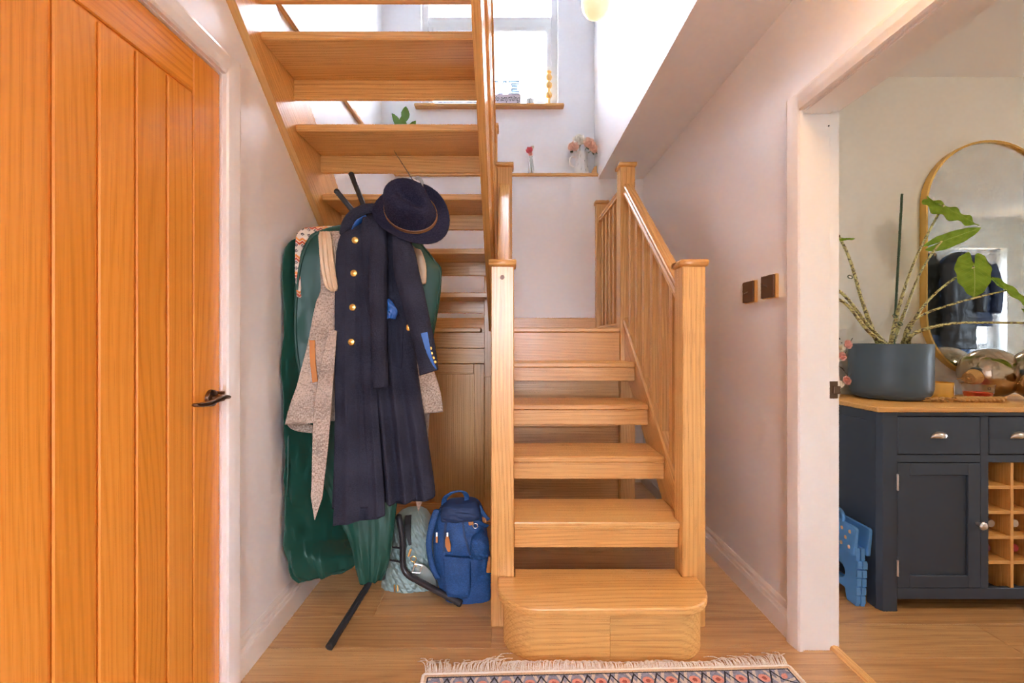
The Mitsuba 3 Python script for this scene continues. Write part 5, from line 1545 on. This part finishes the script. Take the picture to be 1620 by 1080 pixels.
def glass_ball(x, y, Z, r, neck, lab):
    k = thing('glass_ball', lab, 'ornament', 'smoked glass balls')
    c = px(x, y, Z)
    c[2] = ST + r
    n = unit(neck)
    add('ball', ico(r, c, 5), 'smoked_glass', True, parent=k)
    p0, p1 = c + n * r * 0.96, c + n * (r + 0.045)
    a, b, d = axes(n)
    for q in range(5):
        tt = np.linspace(0, 2 * math.pi, 24)
        rr = 0.030 - 0.002 * q
        P = p0 + n * (0.006 + 0.008 * q) + rr * (np.cos(tt)[:, None] * a + np.sin(tt)[:, None] * b)
        add('rope_turn', tube(P, 0.0062, 7), 'raffia', True, parent=k)
    add('neck', tube([p0 - n * 0.01, p1], 0.025, 20), 'raffia', 30, parent=k)
    fb = []
    for q in range(24):
        w_ = R_.normal(0, 1, 3)
        w_ = w_ - n * (w_ @ n)
        e = p1 + n * R_.uniform(0.0, 0.02) + w_ * 0.016
        e[2] = max(e[2], ST + 0.003)
        fb.append(tube([p1 - n * 0.012 + w_ * 0.008, p1 + w_ * 0.014, e], 0.0016, 5, 6))
    add('frayed_end', join(*fb), 'raffia', True, parent=k, kind='stuff')


glass_ball(1566, 600, 2.16, 0.116, (-0.93, -0.30, -0.12), 'smoked gold glass ball in front of the mirror, farther back')
glass_ball(1648, 600, 2.05, 0.118, (-0.86, -0.45, -0.2), 'smoked gold glass ball with roped neck at the right, nearer')

# ------------------------------------------------------------------ folding stool
fs = thing('folding_stool', 'folded light blue plastic step stool with peach dots leaning on the side of the sideboard', 'stool')
lean = math.atan2(0.018, 0.33)
FM = frame((1.474, 1.905, 0.002), (0, 1, 0), (math.sin(lean), 0, math.cos(lean)), (-math.cos(lean), 0, math.sin(lean)))
# local: x runs away from the camera along the cupboard's side, y up, z out from the cupboard
legsh = Polygon([(0.0, 0.0), (0.05, 0.0), (0.066, 0.045), (0.234, 0.045), (0.25, 0.0), (0.30, 0.0), (0.285, 0.235), (0.015, 0.235)])
hole = LineString([(0.10, 0.105), (0.20, 0.105)]).buffer(0.032)
add('leg_panel', prism(legsh.difference(hole), 0.016, FM @ trimesh.transformations.translation_matrix((0, 0, 0.006))), 'stool_blue', parent=fs)
add('leg_panel', prism(legsh.difference(hole), 0.016, FM @ trimesh.transformations.translation_matrix((0, 0, -0.016))), 'stool_blue', parent=fs)
add('hinge_core', prism(legsh.buffer(-0.012).difference(hole.buffer(0.01)), 0.006, FM @ trimesh.transformations.translation_matrix((0, 0, 0.0))), 'stool_dark', parent=fs)
seat = affinity.translate(Polygon([(0.004, 0.205), (0.296, 0.205), (0.300, 0.325), (0.0, 0.325)]).buffer(-0.012).buffer(0.012), 0, 0)
sk_ = LineString([(0.10, 0.308), (0.20, 0.308)]).buffer(0.011)
add('seat_panel', moved(bevel_slab(seat, 0, 0.014, 0.004, 3), FM @ trimesh.transformations.translation_matrix((0, 0, 0.024))), 'stool_blue', 30, parent=fs)
add('seat_panel', moved(bevel_slab(seat, 0, 0.014, 0.004, 3), FM @ trimesh.transformations.translation_matrix((0, 0, -0.034))), 'stool_blue', 30, parent=fs)
hp_ = [(0.085, 0.318, 0.03), (0.085, 0.352, 0.03), (0.105, 0.366, 0.03), (0.195, 0.366, 0.03), (0.215, 0.352, 0.03), (0.215, 0.318, 0.03)]
add('carry_handle', polytube([(FM @ np.r_[p, 1])[:3] for p in hp_], 0.0075, 10, 0.02), 'stool_blue', 40, parent=fs)
for q in range(6):
    for r in range(3):
        a, b = 0.034 + 0.045 * q + 0.022 * (r % 2), 0.232 + 0.032 * r
        if a < 0.28:
            add('dot', lathe([(0, 0.0012), (0.0075, 0.001), (0.008, 0)], 14, (FM @ np.r_[a, b, 0.038, 1])[:3], FM[:3, 2]), 'dot_peach', parent=fs)
for q in range(5):
    for z in (0.006, -0.016):
        add('edge_rib', prism(Polygon([(-0.003, 0.012 + 0.036 * q), (0.004, 0.012 + 0.036 * q), (0.007, 0.042 + 0.036 * q), (0.0, 0.042 + 0.036 * q)]), 0.018, FM @ trimesh.transformations.translation_matrix((0, 0, z - 0.001))), 'stool_blue', parent=fs)

# ------------------------------------------------------------------ coats that the mirror shows
YM = DYF
rkk = thing('coat_rack', 'oak coat rail with hooks on the dining room wall, seen in the mirror', 'coat rack')
wood('board', box(4.05, 4.70, YM + 0.0005, YM + 0.022, 1.985, 2.075, 0.004), 0, rkk, 'top_oak')
for x in (4.22, 4.38, 4.52, 4.64):
    add('hook', tube([(x, YM + 0.02, 2.02), (x, YM + 0.07, 2.01), (x, YM + 0.085, 2.04)], 0.006, 10, 14, round_ends=True), 'black_metal', True, parent=rkk)


def wcoat(x, w, z0, z1, Y, th_, m_, lab, seed, hoops=0):
    k = thing('hanging_jacket', lab, 'jacket', 'jackets on the dining room coat rail')
    def fo(s, t):
        o = wrinkle(0.02, seed, (3, 5), 0.4)(s, t)
        if hoops:
            o = o - 0.012 * np.abs(np.sin(t * math.pi * hoops))
        return o
    add('body', loft([(x - 0.05, z1, x + 0.05, z1, Y, 0.06), (x - w * 0.34, z1 - 0.05, x + w * 0.34, z1 - 0.05, Y, th_ * 0.8), (x - w * 0.46, z1 - 0.14, x + w * 0.46, z1 - 0.14, Y, th_), (x - w * 0.5, (z0 + z1) / 2, x + w * 0.5, (z0 + z1) / 2, Y, th_), (x - w * 0.48, z0 + 0.02, x + w * 0.52, z0 + 0.02, Y, th_ * 0.9)],
                      64, 70, fo, seed, 0.006, (10, 10), 0.6, world=True), m_, True, parent=k)
    for sg in (-1, 1):
        add('sleeve', tube([(x + sg * w * 0.40, Y + 0.02, z1 - 0.12), (x + sg * w * 0.50, Y + 0.06, z1 - 0.35), (x + sg * w * 0.46, Y + 0.07, max(z0 + 0.05, z1 - 0.62))], [0.07, 0.062, 0.05], 18, 24), m_, True, parent=k)


wcoat(4.48, 0.30, 1.15, 2.03, YM + 0.14, 0.16, 'jacket_olive', 'dark grey green jacket at the left end of the coat rail in the mirror', 51, 7)
wcoat(4.66, 0.30, 1.00, 2.02, YM + 0.31, 0.16, 'jacket_black', 'black padded jacket second on the coat rail in the mirror', 52, 9)
wcoat(4.76, 0.30, 0.72, 2.02, YM + 0.13, 0.15, 'jacket_blue', 'long faded blue coat third on the coat rail in the mirror', 53)
wcoat(4.98, 0.32, 1.24, 2.02, YM + 0.15, 0.17, 'jacket_navy', 'navy striped padded jacket at the window end of the coat rail in the mirror', 54, 8)
